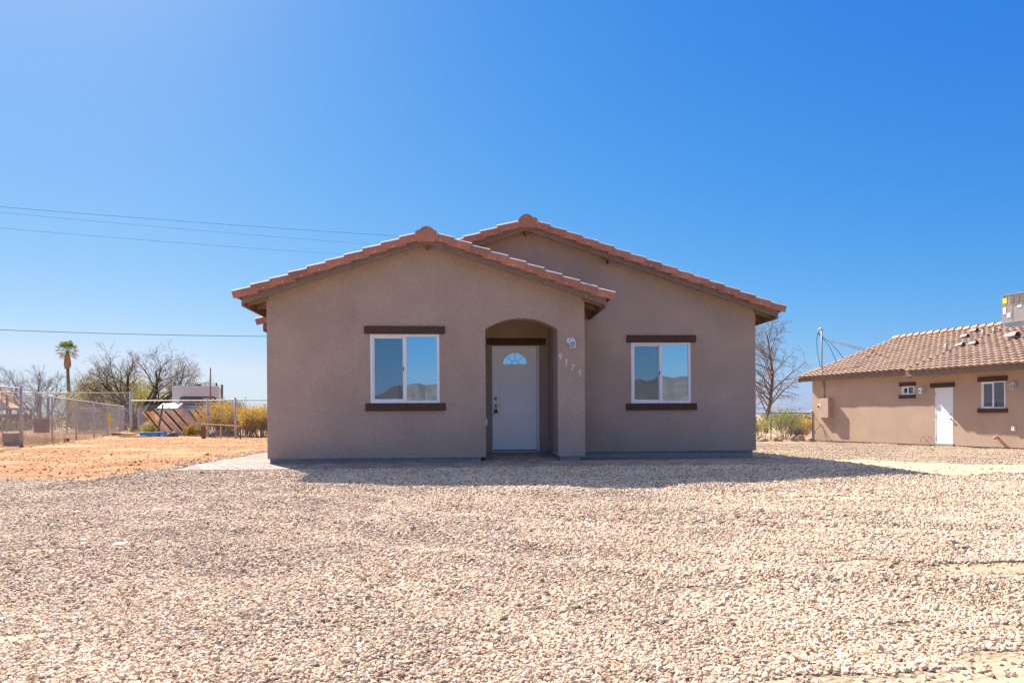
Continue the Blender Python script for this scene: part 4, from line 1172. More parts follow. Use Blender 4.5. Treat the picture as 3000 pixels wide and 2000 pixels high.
# ------------------------------------------------------------------ vegetation
def rvec(): return Vector((random.gauss(0, 1), random.gauss(0, 1), random.gauss(0, 1)))
def grow(mb, p, d, L_, r, lvl, cfg, tips):
    n = cfg['seg'][min(lvl, len(cfg['seg']) - 1)]
    pts, rad = [p.copy()], [r]
    for i in range(n):
        d = (d + rvec() * cfg['wob'] + Vector((0, 0, cfg['up'][min(lvl, len(cfg['up']) - 1)]))).normalized()
        p = p + d * (L_ / n); pts.append(p.copy()); rad.append(r * (1 - (1 - cfg['taper']) * (i + 1) / n))
    mb.tube(pts, rad, 6 if lvl == 0 else (4 if lvl < 3 else 3), 0 if lvl < cfg.get('twig_lvl', 2) else 1, cap=False)
    if lvl >= cfg['max']:
        tips.append((pts[-1], d)); return
    k = cfg['kids'][min(lvl, len(cfg['kids']) - 1)]
    for j in range(k):
        t = cfg['start'] + (1 - cfg['start']) * (j + random.random() * .8) / k
        t = min(t, .999) * n; i = int(t); q = pts[i].lerp(pts[i + 1], t - i)
        dd = (pts[i + 1] - pts[i]).normalized()
        ax = dd.cross(rvec()).normalized()
        ang = cfg['ang'] * random.uniform(.6, 1.3)
        nd = dd * math.cos(ang) + ax * math.sin(ang)
        nd.z *= cfg.get('flat', 1)
        grow(mb, q, nd.normalized(), L_ * cfg['lf'] * random.uniform(.7, 1.15) * (1.15 - .4 * t / n), max(rad[i] * cfg['rf'], cfg['rmin']), lvl + 1, cfg, tips)
def leaves(mb, p, n, spread, size, m_=0):
    for _ in range(n):
        c = p + rvec() * spread; a = rvec().normalized(); b = a.cross(rvec()).normalized(); s_ = size * random.uniform(.5, 1.3)
        mb.add([c - a * s_, c + b * s_ * .45, c + a * s_, c - b * s_ * .45], [(0, 1, 2, 3)], m_)
def tree(name, base, label, cat, cfg, dirs, L_, r, mats, leafm=None, nleaf=0, lspread=.2, lsize=.05, seed=1, group=None, leaf_where=None):
    random.seed(seed)
    root = empty(name, base, 0, label, cat, group)
    mb, tips = MB(), []
    for d in dirs: grow(mb, Vector(d[1]) if len(d) > 1 and isinstance(d[1], tuple) else Vector((0, 0, -.1)), Vector(d[0]).normalized(), L_ * (d[2] if len(d) > 2 else 1), r, 0, cfg, tips)
    mb.build('trunk' if r > .04 else 'stems', mats, root, smooth=True)
    if leafm:
        lb = MB()
        for p, d in tips:
            if leaf_where is None or leaf_where(p): leaves(lb, p, nleaf, lspread, lsize)
        lb.build('crown', leafm, root)
    return root
def ground_at(px, d):
    p = at(px, 1260, d); return Vector((p.x, p.y, G(p.x, p.y)))
bare = dict(seg=[5, 5, 4, 4, 3], wob=.16, up=[.05, .03, .03, .02, .0], taper=.45, kids=[5, 5, 5, 5, 4], start=.28, ang=.68, lf=.64, rf=.62, rmin=.0075, max=4, twig_lvl=2)
tree('bare_tree', ground_at(122, 63), 'bare spreading grey tree left of the palm', 'tree', bare, [((-1.0, 0, .8),), ((-.5, .2, .9),), ((.85, .2, .8),), ((-.15, -.3, 1.0),), ((.4, .3, 1.0),)], 4.1, .085, [M['bark'], M['twig']], seed=21)
mq = dict(bare); mq.update(kids=[5, 6, 5, 5, 5], lf=.63, wob=.19, rmin=.0062, rf=.58)
tree('mesquite_tree', ground_at(396, 54.5), 'large bare mesquite tree with dark trunk behind the fences', 'tree', mq,
     [((-.75, 0, .75), (0, 0, .3), 1.05), ((-.55, .3, 1.15), (0, 0, .6), 1.2), ((.35, -.2, 1.1), (.1, 0, .5), 1.05), ((.95, .1, .75), (.1, 0, .4), 1.25), ((.7, -.2, 1.0), (.1, 0, .5), 1.25), ((.55, .3, .95), (.1, 0, .5), 1.2), ((0, 0, 1), (0, 0, -.1), .5), ((-1.1, 0, .12), (-.05, 0, .8), .95), ((0, -.4, 1.2), (0, 0, .6), 1.1), ((.22, .25, 1.15), (0, 0, .6), 1.15), ((-.12, -.2, 1.3), (0, 0, .6), 1.05)], 3.45, .13, [M['bark'], M['twig']],
     M['leaf_yellow'], 2, .16, .045, seed=5, leaf_where=lambda p: random.random() < (.75 if p.z < 3.2 else .30 if p.z < 4.6 else .04))
pine = dict(seg=[10, 4, 4, 3], wob=.085, up=[.03, .03, -.06, -.22], taper=.22, kids=[30, 13, 9], start=.2, ang=.9, lf=.41, rf=.45, rmin=.0085, max=3, twig_lvl=2)
tree('bare_tree', ground_at(2243, 48.6), 'tall bare leaning tree between the two houses', 'tree', pine, [((.17, 0, 1.0),)], 6.6, .16, [M['bark_brown'], M['twig']],
     M['leaf_green'], 2, .14, .045, seed=9, leaf_where=lambda p: p.z < 2.3 and random.random() < .8)
def shrub(name, base, w, h, label, leafm, n_stem=26, nleaf=9, seed=1, group=None, lsize=.035, twig='twig', spread=.10, lv=2):
    random.seed(seed)
    root = empty(name, base, random.random() * 6, label, 'bush' if 'bush' in label else 'tree', group)
    mb, tips = MB(), []
    cfg = dict(seg=[4, 3, 3], wob=.13, up=[.05, .05, .05], taper=.5, kids=[5, 4, 3], start=.3, ang=.5, lf=.55, rf=.6, rmin=.004, max=lv, twig_lvl=1)
    for i in range(n_stem):
        a = random.random() * 6.283; t = random.random() ** .6
        d = Vector((math.cos(a) * t * w / 2 / h * 1.1, math.sin(a) * t * w / 2 / h * 1.1, 1))
        L0 = h * random.uniform(.5, .74)
        b = Vector((math.cos(a) * t * w * .16, math.sin(a) * t * w * .16, -.05))
        grow(mb, b, d.normalized(), L0, .013, 0, cfg, tips)
    mb.build('stems', [M['twig'], M[twig]], root, smooth=True)
    lb = MB()
    for p, d in tips: leaves(lb, p, nleaf, spread, lsize)
    lb.build('foliage', leafm, root)
    return root
ghost = 'golden creosote bushes behind the rear fence'
shrub('creosote_bush', ground_at(644, 39.5), 1.3, 1.95, 'tall golden creosote bush standing just right of the camper', M['leaf_gold'], 44, 13, 31, ghost)
shrub('creosote_bush', ground_at(668, 38.4), 1.9, 1.75, 'golden creosote bush with dark stems between the two rear fence posts', M['leaf_gold'], 42, 13, 32, ghost)
shrub('creosote_bush', ground_at(716, 37.5), 2.2, 1.65, 'orange golden creosote bush right of the rear fence post', M['leaf_gold'], 48, 13, 33, ghost)
shrub('creosote_bush', ground_at(768, 36.5), 2.2, 1.55, 'orange golden creosote bush nearest the house corner', M['leaf_gold'], 48, 13, 34, ghost)
shrub('creosote_bush', ground_at(572, 39), 1.4, .65, 'low yellow creosote bush overlapping the lower end of the lattice', M['leaf_gold'], 24, 9, 35, ghost)
shrub('creosote_bush', ground_at(440, 40.2), .9, .75, 'small yellow green bush behind the blue tub', M['leaf_yellow'], 14, 8, 36)
pv = 'pale yellow palo verde trees behind the mesquite'
for i, (px, d, w, h, lb_) in enumerate(((238, 72, 3.2, 3.7, 'thin yellow green palo verde tree right of the palm trunk'), (300, 66, 5.0, 5.0, 'wide yellow palo verde tree behind the bare mesquite limbs on the left'), (360, 64, 4.8, 5.0, 'yellow palo verde tree directly behind the mesquite trunk'), (440, 63, 4.2, 4.5, 'yellow palo verde tree right of the mesquite trunk, beside the camper'))):
    shrub('palo_verde_tree', ground_at(px, d), w, h, lb_, M['leaf_yellow'], 34, 12, 50 + i, pv, lsize=.06, spread=.24)
shrub('desert_bush', ground_at(672, 62), 1.7, 2.6, 'dark topped evergreen bush right of the camper post', M['leaf_dark'], 22, 12, 61, lsize=.06, spread=.14)
low = dict(seg=[4, 4, 3, 3], wob=.2, up=[.04, .03, .02, 0], taper=.5, kids=[5, 5, 4], start=.25, ang=.7, lf=.62, rf=.6, rmin=.007, max=3, twig_lvl=1)
tree('bare_tree', ground_at(722, 60), 'small bare tree above the bushes, left one beside the house', 'tree', low, [((-.4, 0, 1),), ((.4, 0, 1),), ((0, .3, 1),)], 1.5, .05, [M['bark'], M['twig']], M['leaf_yellow'], 2, .1, .04, seed=71, group='small bare trees beyond the bushes')
tree('bare_tree', ground_at(762, 58), 'small bushy bare tree touching the house corner', 'tree', low, [((-.4, 0, 1),), ((.4, 0, 1),), ((0, .3, 1),)], 1.5, .05, [M['bark'], M['twig']], M['leaf_yellow'], 4, .1, .04, seed=72, group='small bare trees beyond the bushes')
shrub('palo_verde_bush', ground_at(2302, 34.6), 1.45, 1.65, 'green yellow bush with grey stems behind the low fence', M['leaf_green'], 26, 9, 81, lsize=.03, spread=.09)
shrub('creosote_bush', ground_at(2352, 41), 1.5, 1.0, 'orange tinted bush between the green bush and the tan house', M['leaf_gold'], 18, 8, 82, lsize=.035)
shrub('creosote_bush', ground_at(2226, 40), 1.6, 1.1, 'yellow bush half hidden at the right corner of the house', M['leaf_yellow'], 18, 8, 83, lsize=.035)
shrub('brush_pile', ground_at(2338, 34.8), .8, .65, 'dark grey dead bush beside the green bush', M['twig'], 16, 5, 84, lsize=.03)
# palm
random.seed(7)
pb = ground_at(199, 100)
palm = empty('palm_tree', pb, 0, 'tall fan palm with brown skirt rising above the left fence', 'palm tree')
Hh = at(193, 1030, 100).z - pb.z
mb = MB(); mb.tube([(.25, 0, -.2), (.2, 0, Hh * .35), (.05, 0, Hh * .7), (0, 0, Hh)], [.34, .22, .19, .20], 10); mb.build('trunk', M['bark_brown'], palm, smooth=True)
mb = MB()
for k in range(150):
    a = random.random() * 6.283; z = Hh - random.uniform(.1, 1.6); r = .26 + .20 * max(0, 1 - abs(z - (Hh - 1.0)) / 1.1)
    c, s_ = math.cos(a), math.sin(a); L_ = random.uniform(.5, .8)
    mb.add([(c * .15 - s_ * .05, s_ * .15 + c * .05, z + .2), (c * .15 + s_ * .05, s_ * .15 - c * .05, z + .2), (c * r + s_ * .09, s_ * r - c * .09, z - L_), (c * r - s_ * .09, s_ * r + c * .09, z - L_ * .9)], [(0, 1, 2, 3)])
mb.build('dead_skirt', M['palm_dead'], palm)
for k in range(26):
    a = k * 2.39996; el = math.radians(-38 + 118 * (k / 25) ** .8)
    mb = MB(); d = Vector((math.cos(a) * math.cos(el), math.sin(a) * math.cos(el), math.sin(el)))
    pl = random.uniform(.7, 1.0); p1 = Vector((0, 0, Hh + .05)) + d * pl * .5 + Vector((0, 0, .05)); p2 = Vector((0, 0, Hh + .05)) + d * pl
    mb.tube([(0, 0, Hh), p1, p2], .018, 4)
    side = d.cross(Vector((0, 0, 1))).normalized(); upv = side.cross(d).normalized()
    for j in range(17):
        th = math.radians(-85 + 170 * j / 16); dd = d * math.cos(th) + side * math.sin(th); w = dd.cross(upv).normalized() * .040
        L_ = .95 * (.75 + .25 * math.cos(th)); q1 = p2 + dd * L_ * .6 - upv * .02; q2 = p2 + dd * L_ - Vector((0, 0, .22 + random.random() * .1))
        mb.add([p2, q1 + w, q2, q1 - w], [(0, 1, 2, 3)])
    mb.build('frond', M['palm_dead'] if el < math.radians(-25) else M['palm_green'], palm)

# far scrub and scrub behind the viewer: one mass nobody could count
random.seed(90)
mb = MB()
def blob(x, y, w, h, n, s_):
    z = G(x, y)
    for _ in range(n):
        a, r = random.random() * 6.283, random.random() ** .5; t = random.random() ** .7
        c = Vector((x + math.cos(a) * r * w / 2, y + math.sin(a) * r * w / 2, z + h * t * (1 - .5 * r * r)))
        u = rvec().normalized(); v = u.cross(rvec()).normalized(); k = s_ * random.uniform(.6, 1.4)
        mb.add([c - u * k, c + v * k * .5, c + u * k, c - v * k * .5], [(0, 1, 2, 3)], random.choice((0, 0, 1, 2)))
for k in range(420):
    d = 60 + 340 * random.random() ** 1.3; p = at(random.uniform(-500, 3600), 1225, d)
    if 45 < p.y < 60 and -3 < p.x < 9: continue
    hh = random.uniform(.8, 2.0); blob(p.x, p.y, hh * 1.7, hh, 130, .10 + d * .0007)
for k in range(60):
    a = random.uniform(-.45, .45); R_ = random.uniform(16, 90); blob(math.sin(a) * R_, -R_ * math.cos(a), random.uniform(1.6, 3.2), random.uniform(.9, 1.6), 260, .09)
for k in range(26):      # brush under the left trees
    px = random.uniform(-60, 380); p = at(px, 1255, random.uniform(54, 72)); blob(p.x, p.y, 2.2, random.uniform(1.0, 2.4), 330, .07)
tag(mb.build('desert_scrub', [M['leaf_yellow'], M['leaf_dark'], M['twig']]), 'scattered low desert scrub out to the horizon', 'scrub', kind='stuff')
# dry grass tufts along fences
mb = MB(); random.seed(91)
def tuft(p, n, h, sp):
    for _ in range(n):
        b = p + Vector((random.gauss(0, sp), random.gauss(0, sp), 0)); b.z = G(b.x, b.y)
        d = Vector((random.gauss(0, .35), random.gauss(0, .35), 1)).normalized() * h * random.uniform(.5, 1.2); w = Vector((random.uniform(-1, 1), random.uniform(-1, 1), 0)).normalized() * .006
        mb.add([b - w, b + w, b + d], [(0, 1, 2)])
for (px, d, n, h, sp) in [(40, 27, 500, .35, .7), (90, 28, 500, .3, .8), (140, 31, 400, .25, .9), (10, 26, 400, .3, .6), (30, 32, 700, .5, 1.2), (250, 44, 500, .3, 1.5), (300, 47, 400, .3, 1.5), (395, 45, 300, .3, .8), (455, 37.8, 200, .2, .3), (620, 37.6, 300, .2, .8), (740, 35, 300, .2, 1.2), (2280, 33.6, 300, .18, 1), (2350, 36, 400, .25, 1.4), (2230, 33.8, 200, .2, .6)]:
    tuft(ground_at(px, d), n, h, sp)
tag(mb.build('dry_grass', M['dry_grass']), 'dry straw coloured grass along the wire fences', 'grass', kind='stuff')
# boulders and rubble
def rock(name, px, py, d, w, h, label, m_='rock', group=None, seed=1, cat='rock'):
    random.seed(seed); p = ground_at(px, d); bm = MB(); n = 9; prof = []
    vs, fs = [], []
    ph = [random.random() * 6 for _ in range(6)]
    for i in range(6):
        t = i / 5; el = t * math.pi / 2
        for k in range(n):
            a = 2 * math.pi * k / n
            rr = (math.cos(el) ** .6 if t < 1 else 0.02) * w / 2 * (1 + .16 * math.sin(2 * a + ph[i]) + random.uniform(-.08, .08))
            vs.append((rr * math.cos(a), rr * math.sin(a) * .8, -.05 + (h + .05) * math.sin(el) * (1 + random.uniform(-.05, .05))))
    for i in range(5):
        for k in range(n): fs.append((i * n + k, i * n + (k + 1) % n, (i + 1) * n + (k + 1) % n, (i + 1) * n + k))
    fs.append(tuple(5 * n + k for k in range(n)))
    bm.add(vs, fs); o = bm.build(name, M[m_], loc=p); o.rotation_euler.z = random.random()
    return tag(o, label, cat, group)
gb = 'boulders along the low fence'
for i, (px, d, w, h, lb_) in enumerate(((2224, 33.0, .38, .22, 'small tan boulder touching the house corner edge'), (2236, 32.7, .50, .14, 'flat wide tan boulder left of the fence post'), (2273, 32.6, .26, .17, 'small tan boulder just right of the thin fence post'), (2288, 32.5, .20, .11, 'smallest tan boulder under the green bush'), (2322, 32.6, .34, .24, 'large pale boulder right of the bush stems'), (2344, 32.6, .40, .26, 'reddish boulder in front of the dead grey bush'), (2374, 32.3, .50, .17, 'flat tan boulder against the neighbouring house corner'))):
    rock('boulder', px, 0, d, w, h, lb_, 'rock', gb, 200 + i)
rock('dirt_mound', 648, 0, 37.6, 1.6, .32, 'dark mound of brush and soil behind the short rail', 'grey_wood', None, 220, 'mound')
rock('dirt_mound', 505, 0, 37.4, .55, .28, 'dark grey lump right of the blue tub', 'grey_wood', None, 221, 'mound')
rock('soil_heap', 350, 0, 43, 1.8, .20, 'low heap of orange soil at the far end of the long fence', 'soil', None, 222, 'soil heap')

# ------------------------------------------------------------------ left background things
# camper
cd = 43.0; cB = at(505, 1275, cd); cT = at(505, 1129, cd); cR = at(640, 1275, cd)
cw = (cR - cB).length; ch = cT.z - G(cB.x, cB.y)
mid_ = ray(572, 1200); cam_ang = math.atan2(-mid_.x, mid_.y) - .075; cw *= .94
camp = empty('camper', (cB.x, cB.y, G(cB.x, cB.y)), cam_ang, 'boxy off white camper with wide black framed rear window and roof rails', 'camper')
mb = MB(); mb.ext([(0, .45), (cw, .45), (cw, ch - .03), (cw - .03, ch), (.03, ch), (0, ch - .03)], lambda p, t: Vector((p[0], t, p[1])), 0, 5.0); mb.build('body', M['camper'], camp)
sc_ = cd / LENS_PX
def cx_(px): return (px - 505) * sc_
def cz_(py): return ch - (py - 1129) * sc_
wx0, wx1, wz0, wz1 = cx_(526), cx_(625), cz_(1187), cz_(1161)
def rrect(x0, x1, z0, z1, r, n=5):
    P = []
    for cx, cz, a0 in ((x1 - r, z0 + r, -90), (x1 - r, z1 - r, 0), (x0 + r, z1 - r, 90), (x0 + r, z0 + r, 180)):
        for k in range(n + 1):
            a = math.radians(a0 + 90 * k / n); P.append((cx + r * math.cos(a), cz + r * math.sin(a)))
    return P
win = None
mb = MB(); o1, i1 = rrect(wx0, wx1, wz0, wz1, .16), rrect(wx0 + .04, wx1 - .04, wz0 + .04, wz1 - .04, .12)
for k in range(len(o1)):
    k2 = (k + 1) % len(o1); mb.ext([o1[k], o1[k2], i1[k2], i1[k]], lambda p, t: Vector((p[0], t, p[1])), -.03, .0)
win = mb.build('window', M['black'], camp)
mb = MB(); mb.add([(p[0], -.012, p[1]) for p in i1], [tuple(range(len(i1)))]); mb.build('pane', M['glass_camper'], win)
mb = MB(); mb.box(wx0 + (wx1 - wx0) * .64, wx0 + (wx1 - wx0) * .66, -.02, -.013, wz0 + .04, wz1 - .04); mb.build('divider', M['steel'], win)
mb = MB(); mb.box(wx0 + (wx1 - wx0) * .67, wx1 - .12, -.018, -.014, wz0 + .28, wz1 - .05); mb.build('blind', M['box_tan'], win)
mb = MB(); mb.box(-.004, cw + .004, -.006, -.001, cz_(1197), cz_(1190)); mb.build('stripe', M['camper_stripe'], camp)
mb = MB()
for a, b in (((553, 1136), (564, 1151)), ((564, 1151), (588, 1151)), ((588, 1151), (592, 1145))): mb.bar((cx_(a[0]), -.006, cz_(a[1])), (cx_(b[0]), -.006, cz_(b[1])), .035, .008, up=(0, 1, 0))
mb.build('trim_line', M['camper_line'], camp)
mb = MB()
for k in range(5): xx = .15 + (cw - .3) * k / 4; mb.tube([(xx, .05, ch - .02), (xx, .05, ch + .14)], .015, 5)
mb.tube([(.15, .05, ch + .14), (cw - .15, .05, ch + .14)], .014, 5); mb.tube([(.15, .05, ch + .07), (cw - .15, .05, ch + .07)], .010, 5)
for xx in (.15, cw - .15): mb.tube([(xx, .05, ch + .14), (xx, 4.6, ch + .14)], .014, 5)
mb.box(.08, .16, .02, .3, ch, ch + .20); mb.box(cw - .16, cw - .08, .02, .3, ch, ch + .18)
mb.build('roof_rail', M['steel_dark'], camp)
mb = MB(); mb.box(cx_(572), cx_(583), .2, .5, ch, ch + .12); mb.build('roof_vent', M['black'], camp, bevel=.02)
for yy in (1.0, 3.6):
    for xx in (.0, cw - .22):
        mb = MB(); mb.M = Matrix.Translation((xx, yy, .33)) @ Matrix.Rotation(math.pi / 2, 4, 'Y'); mb.lathe([(0, 0), (.33, 0), (.33, .22), (0, .22)], (0, 0, 0), 18); mb.build('wheel', M['black'], camp)
def post(name, px, y_top, y_bot, d, r, m_, label, cat, tilt=None, square=False):
    a = ground_at(px, d) if tilt is None else ground_at(tilt, d); b = at(px, y_top, d)
    q = MB(); q.tube([(0, 0, -.1), (b.x - a.x, b.y - a.y, b.z - a.z)], r, 4 if square else 8)
    return tag(q.build(name, M[m_], loc=a, smooth=not square), label, cat)
post('pipe_post', 616.5, 1078, 0, 42.3, .035, 'rusty', 'tall dark pipe rising above the camper roof', 'post')
post('wooden_post', 650.5, 1126, 0, 41.5, .06, 'grey_wood', 'dark wooden post right of the camper', 'post', square=True)
post('leaning_post', 478, 1184, 0, 39, .055, 'grey_wood', 'grey leaning post in front of the fallen lattice', 'post', tilt=459, square=True)
post('rusty_bar', 407, 1174, 0, 46.5, .035, 'rusty', 'thin rusty bar leaning against the mesquite trunk', 'bar', tilt=384, square=True)
for i, (px, yt, d, r, lb_) in enumerate(((117, 1160, 60, .12, 'grey wooden post behind the wire, left of a pair'), (141, 1163, 60, .10, 'grey wooden post behind the wire, right of a pair'), (21, 1160, 62, .10, 'short dark post on the timber shelter at the left edge'))):
    post('wooden_post', px, yt, 0, d, r, 'steel_dark', lb_, 'post', square=True)
# small white shed
sd = 41.6
shd = empty('small_shed', ground_at(487, sd), -.12, 'low white shed with a pale gable roof in front of the camper', 'shed')
sw, sl, sh, sr = 1.15, 1.15, 1.28, 1.62
zb0 = G(shd.location.x, shd.location.y); sh = at(484, 1195, sd).z - zb0; sr = at(484, 1182, sd).z - zb0
mb = MB(); mb.box(-.38, .55, .03, sl, 0, sh); mb.build('walls', M['shed_blue'], shd)
mb = MB(); mb.add([(.55, .03, sh), (.55, sl, sh), (.55, sl / 2, sr - .02)], [(0, 1, 2)]); mb.add([(-.38, .03, sh), (-.38, sl, sh), (-.38, sl / 2, sr - .02)], [(0, 2, 1)]); mb.build('gable', M['shed_white'], shd)
mb = MB()
for (ya, yb_) in ((-.06, sl / 2), (sl + .06, sl / 2)):
    mb.add([(-.48, ya, sh - .03), (.66, ya, sh - .03), (.66, yb_, sr), (-.48, yb_, sr), (-.48, ya, sh), (.66, ya, sh), (.66, yb_, sr + .03), (-.48, yb_, sr + .03)], [(0, 1, 2, 3), (7, 6, 5, 4), (0, 4, 5, 1), (1, 5, 6, 2), (3, 2, 6, 7), (0, 3, 7, 4)])
mb.build('roof', M['shed_white'], shd)
# fallen lattice panels: slats run down to the right, dark green beams between
ld = 39.6
def LP(px, py, dd=0.0):
    q = at(px, py, ld + dd); return q
tops = [(409, 1206, 451, 1250, 4), (424, 1205, 470, 1262, 8), (452, 1201, 505, 1262, 9), (482, 1203, 536, 1262, 8), (508, 1199, 555, 1252, 8), (552, 1201, 575, 1232, 7), (572, 1201, 596, 1230, 5)]
lbls = ['narrow end lattice panel, leftmost of the leaning row', 'lattice panel behind the grey leaning post, left of centre', 'long lattice panel between the first two green beams', 'middle lattice panel below the white shed', 'lattice panel right of the brown board end', 'short lattice panel above the yellow bush', 'rightmost lattice panel, half hidden by the bushes']
for i, (x0, y0, x1, y1, ns) in enumerate(tops):
    o = LP(x0, y0); root = empty('lattice_panel', (o.x, o.y, G(o.x, o.y)), 0, lbls[i], 'lattice panel', 'weathered lattice panels leaning in a row')
    off = -Vector(root.location); mb = MB(); random.seed(300 + i)
    for s_ in range(ns):
        dx = 4 + s_ * 3.1
        a = LP(x0 + dx, y0 + random.uniform(-1.5, 2) - s_ * .1, .02); b = LP(x1 + dx * 1.15, y1 + random.uniform(-1, 3), .25)
        a.z = max(a.z, .1); b.z = max(b.z, G(b.x, b.y) + .03)
        mb.bar(a + off, b + off, .02, .030, up=(0, 1, 0))
    wd = 4 + (ns - 1) * 3.1 + 2
    for c in range(7):      # cross battens behind
        t = (c + .5) / 7; a = LP(x0 + (x1 - x0) * t + 3, y0 + (y1 - y0) * t, .07 + .22 * t); b = LP(x0 + (x1 - x0) * t + wd, y0 + (y1 - y0) * t + 1, .07 + .22 * t)
        mb.bar(a + off, b + off, .02, .02, up=(0, 1, 0))
    mb.build('slats', M['lattice'], root)
    if i not in (0,):
        mb = MB(); a, b = LP(x0, y0, -.02), LP(x1, y1, .2); mb.bar(a + off, b + off, .06, .075, up=(0, 1, 0)); mb.build('beam', M['beam_green'], root)
# blue tub
tb = ground_at(439, 37.8)
tub = empty('blue_tub', tb, 0, 'long bright blue tub with pale rim below the lattice', 'tub')
mb = MB(); w2 = .42
mb.ext([(-.40, 0), (.40, 0), (.44, .24), (-.44, .24)], lambda p, t: Vector((p[0], t, p[1])), -.2, .2); mb.build('tub_body', M['tub_blue'], tub)
mb = MB()
for (a, b) in (((-.46, -.22, .25), (.46, -.22, .25)), ((.46, -.22, .25), (.46, .22, .25)), ((.46, .22, .25), (-.46, .22, .25)), ((-.46, .22, .25), (-.46, -.22, .25))): mb.tube([a, b], .022, 6)
mb.build('rim', M['tub_rim'], tub)
tp = ground_at(476, 37.9)
mb = MB(); mb.add([(-.28, -.1, 0), (-.02, -.14, 0), (.0, .15, .18), (-.2, .1, .26), (.30, .05, .02), (.12, .0, .30), (.05, -.12, .0)], [(0, 1, 2, 3), (1, 6, 5, 2), (6, 4, 5)]); tag(mb.build('blue_tarp', M['tub_blue'], loc=tp), 'crumpled bright blue tarp right of the blue tub', 'tarp')
# planks on the dirt
for i, (px, d, ln, an, h, lb_) in enumerate(((388, 36.6, .62, .35, .07, 'thick pale yellow plank lying on the dirt by the blue tub'), (378, 37.8, .55, .9, .04, 'thin pale plank lying behind the thick plank'))):
    p = ground_at(px, d); mb = MB(); mb.box(-ln, ln, -.09, .09, .01, .01 + h); o = tag(mb.build('plank', M['plank'], loc=p, bevel=.01), lb_, 'plank', 'loose planks on the dirt'); o.rotation_euler = (0, .03, an)
# short rail with boards
rr = ground_at(590, 34.6); rl = at(587, 1241, 34.6); rr2 = at(707, 1247.5, 33.2)
rail = empty('low_rail', rr, 0, 'pale horizontal rail on short posts in front of the golden bushes', 'rail')
off = -Vector(rr)
mb = MB(); mb.bar(rl + off, rr2 + off, .05, .045); mb.build('rail_board', M['plank'], rail)
for px, w_, m_, d in ((596, .20, 'rusty', 34.5), (646, .045, 'plank', 33.9), (704, .05, 'grey_wood', 33.25)):
    g = ground_at(px, d); z = (rl.z + rr2.z) / 2 - .04 - (.03 if w_ > .1 else 0)
    mb = MB(); mb.box(g.x - w_ / 2, g.x + w_ / 2, g.y - .03 + .03, g.y + .05, g.z - .05, z); mb.v = [tuple(Vector(v) + off) for v in mb.v]; mb.build('rail_post', M[m_], rail)
# yellow rag on the long fence
p = at(321.5, 1210, 40.2); mb = MB()
mb.add([(-.06, 0, 0), (.04, -.03, .02), (.07, -.02, -.28), (.12, -.05, -.36), (.05, -.04, -.40), (.03, -.02, -.62), (-.03, -.02, -.60), (-.05, -.05, -.36), (-.08, -.03, -.2)], [(0, 1, 2, 8), (8, 2, 3, 4, 7), (7, 4, 5, 6)])
mb.add([(x * .9, y + .05, z) for x, y, z in [(-.06, 0, 0), (.04, -.03, .02), (.07, -.02, -.28), (.12, -.05, -.36), (.05, -.04, -.40), (.03, -.02, -.62), (-.03, -.02, -.60), (-.05, -.05, -.36), (-.08, -.03, -.2)]], [(0, 8, 2, 1), (8, 7, 4, 3, 2), (7, 6, 5, 4)])
tag(mb.build('yellow_rag', M['yellow'], loc=p), 'bright yellow rag hanging on the long chain link fence', 'rag')
# boxes on the left
def crate(name, px, d, w, h, dp, m_, label, cat, rz=.0, legs=False):
    p = ground_at(px, d); root = empty(name, p, rz, label, cat)
    mb = MB(); zo = .10 if legs else 0
    mb.box(-w / 2, w / 2, -dp / 2, dp / 2, zo, zo + h); mb.build('box_body', M[m_], root, bevel=.008)
    mb = MB(); mb.box(-w / 2 - .01, w / 2 + .01, -dp / 2 - .01, dp / 2 + .01, zo + h, zo + h + .02); mb.build('lid', M['plank'] if m_ != 'black' else M['black'], root)
    if legs:
        for sx in (-1, 1): mb = MB(); mb.box(sx * w * .35 - .05, sx * w * .35 + .05, -dp * .4, dp * .4, 0, .10); mb.build('foot', M['grey_wood'], root)
    return root
crate('wooden_box', 37, 25.0, .50, .30, .35, 'cardboard', 'weathered brown box on feet beside the thick fence post', 'box', -.3, True)
crate('wooden_crate', 122, 52, .75, .95, .6, 'rusty', 'red brown crate behind the chain link fence', 'crate')
crate('small_block', 194.5, 29.5, .15, .12, .12, 'black', 'small dark block on the dirt beyond the fence', 'block')
# timber shelter at the left edge
ts = ground_at(10, 62)
sh_ = empty('timber_shelter', ts, 0, 'open brown timber shelter at the left edge behind the wire', 'shelter')
zt = at(10, 1200, 62).z - ts.z
mb = MB(); mb.box(-3.2, 1.4, -.1, 2.2, zt, zt + .12); mb.build('roof_boards', M['grey_wood'], sh_)
mb = MB(); mb.box(-3.2, .45, -.13, -.02, zt + .13, zt + .36); mb.build('header_board', M['steel'], sh_)
for xx, yy in ((-3.0, 0), (-.6, 0), (.55, 0), (1.2, 0), (-1.8, 2), (1.1, 2)):
    mb = MB(); mb.box(xx - .07, xx + .07, yy - .07, yy + .07, 0, zt); mb.build('shelter_post', M['rusty'], sh_)
mb = MB(); mb.box(-3.0, 1.1, 1.9, 1.95, 0, zt * .8); mb.build('back_board', M['bark_brown'], sh_)
lg = ground_at(-5, 66); mb = MB(); 
mb.ext([(-2.2, 0), (1.0, 0), (-.7, 1.55)], lambda p, t: Vector((p[0], t, p[1])), 0, 3.0)
tag(mb.build('orange_roof', M['lattice'], loc=(lg.x, lg.y, at(0, 1193, 66).z)), 'orange gabled roof end cut off by the left edge', 'roof')
wh = ground_at(360, 56); mb = MB(); zz = at(360, 1233, 56).z - wh.z
whr = empty('parked_trailer', wh, 0, 'low pale blue trailer seen through the far end of the fence', 'trailer')
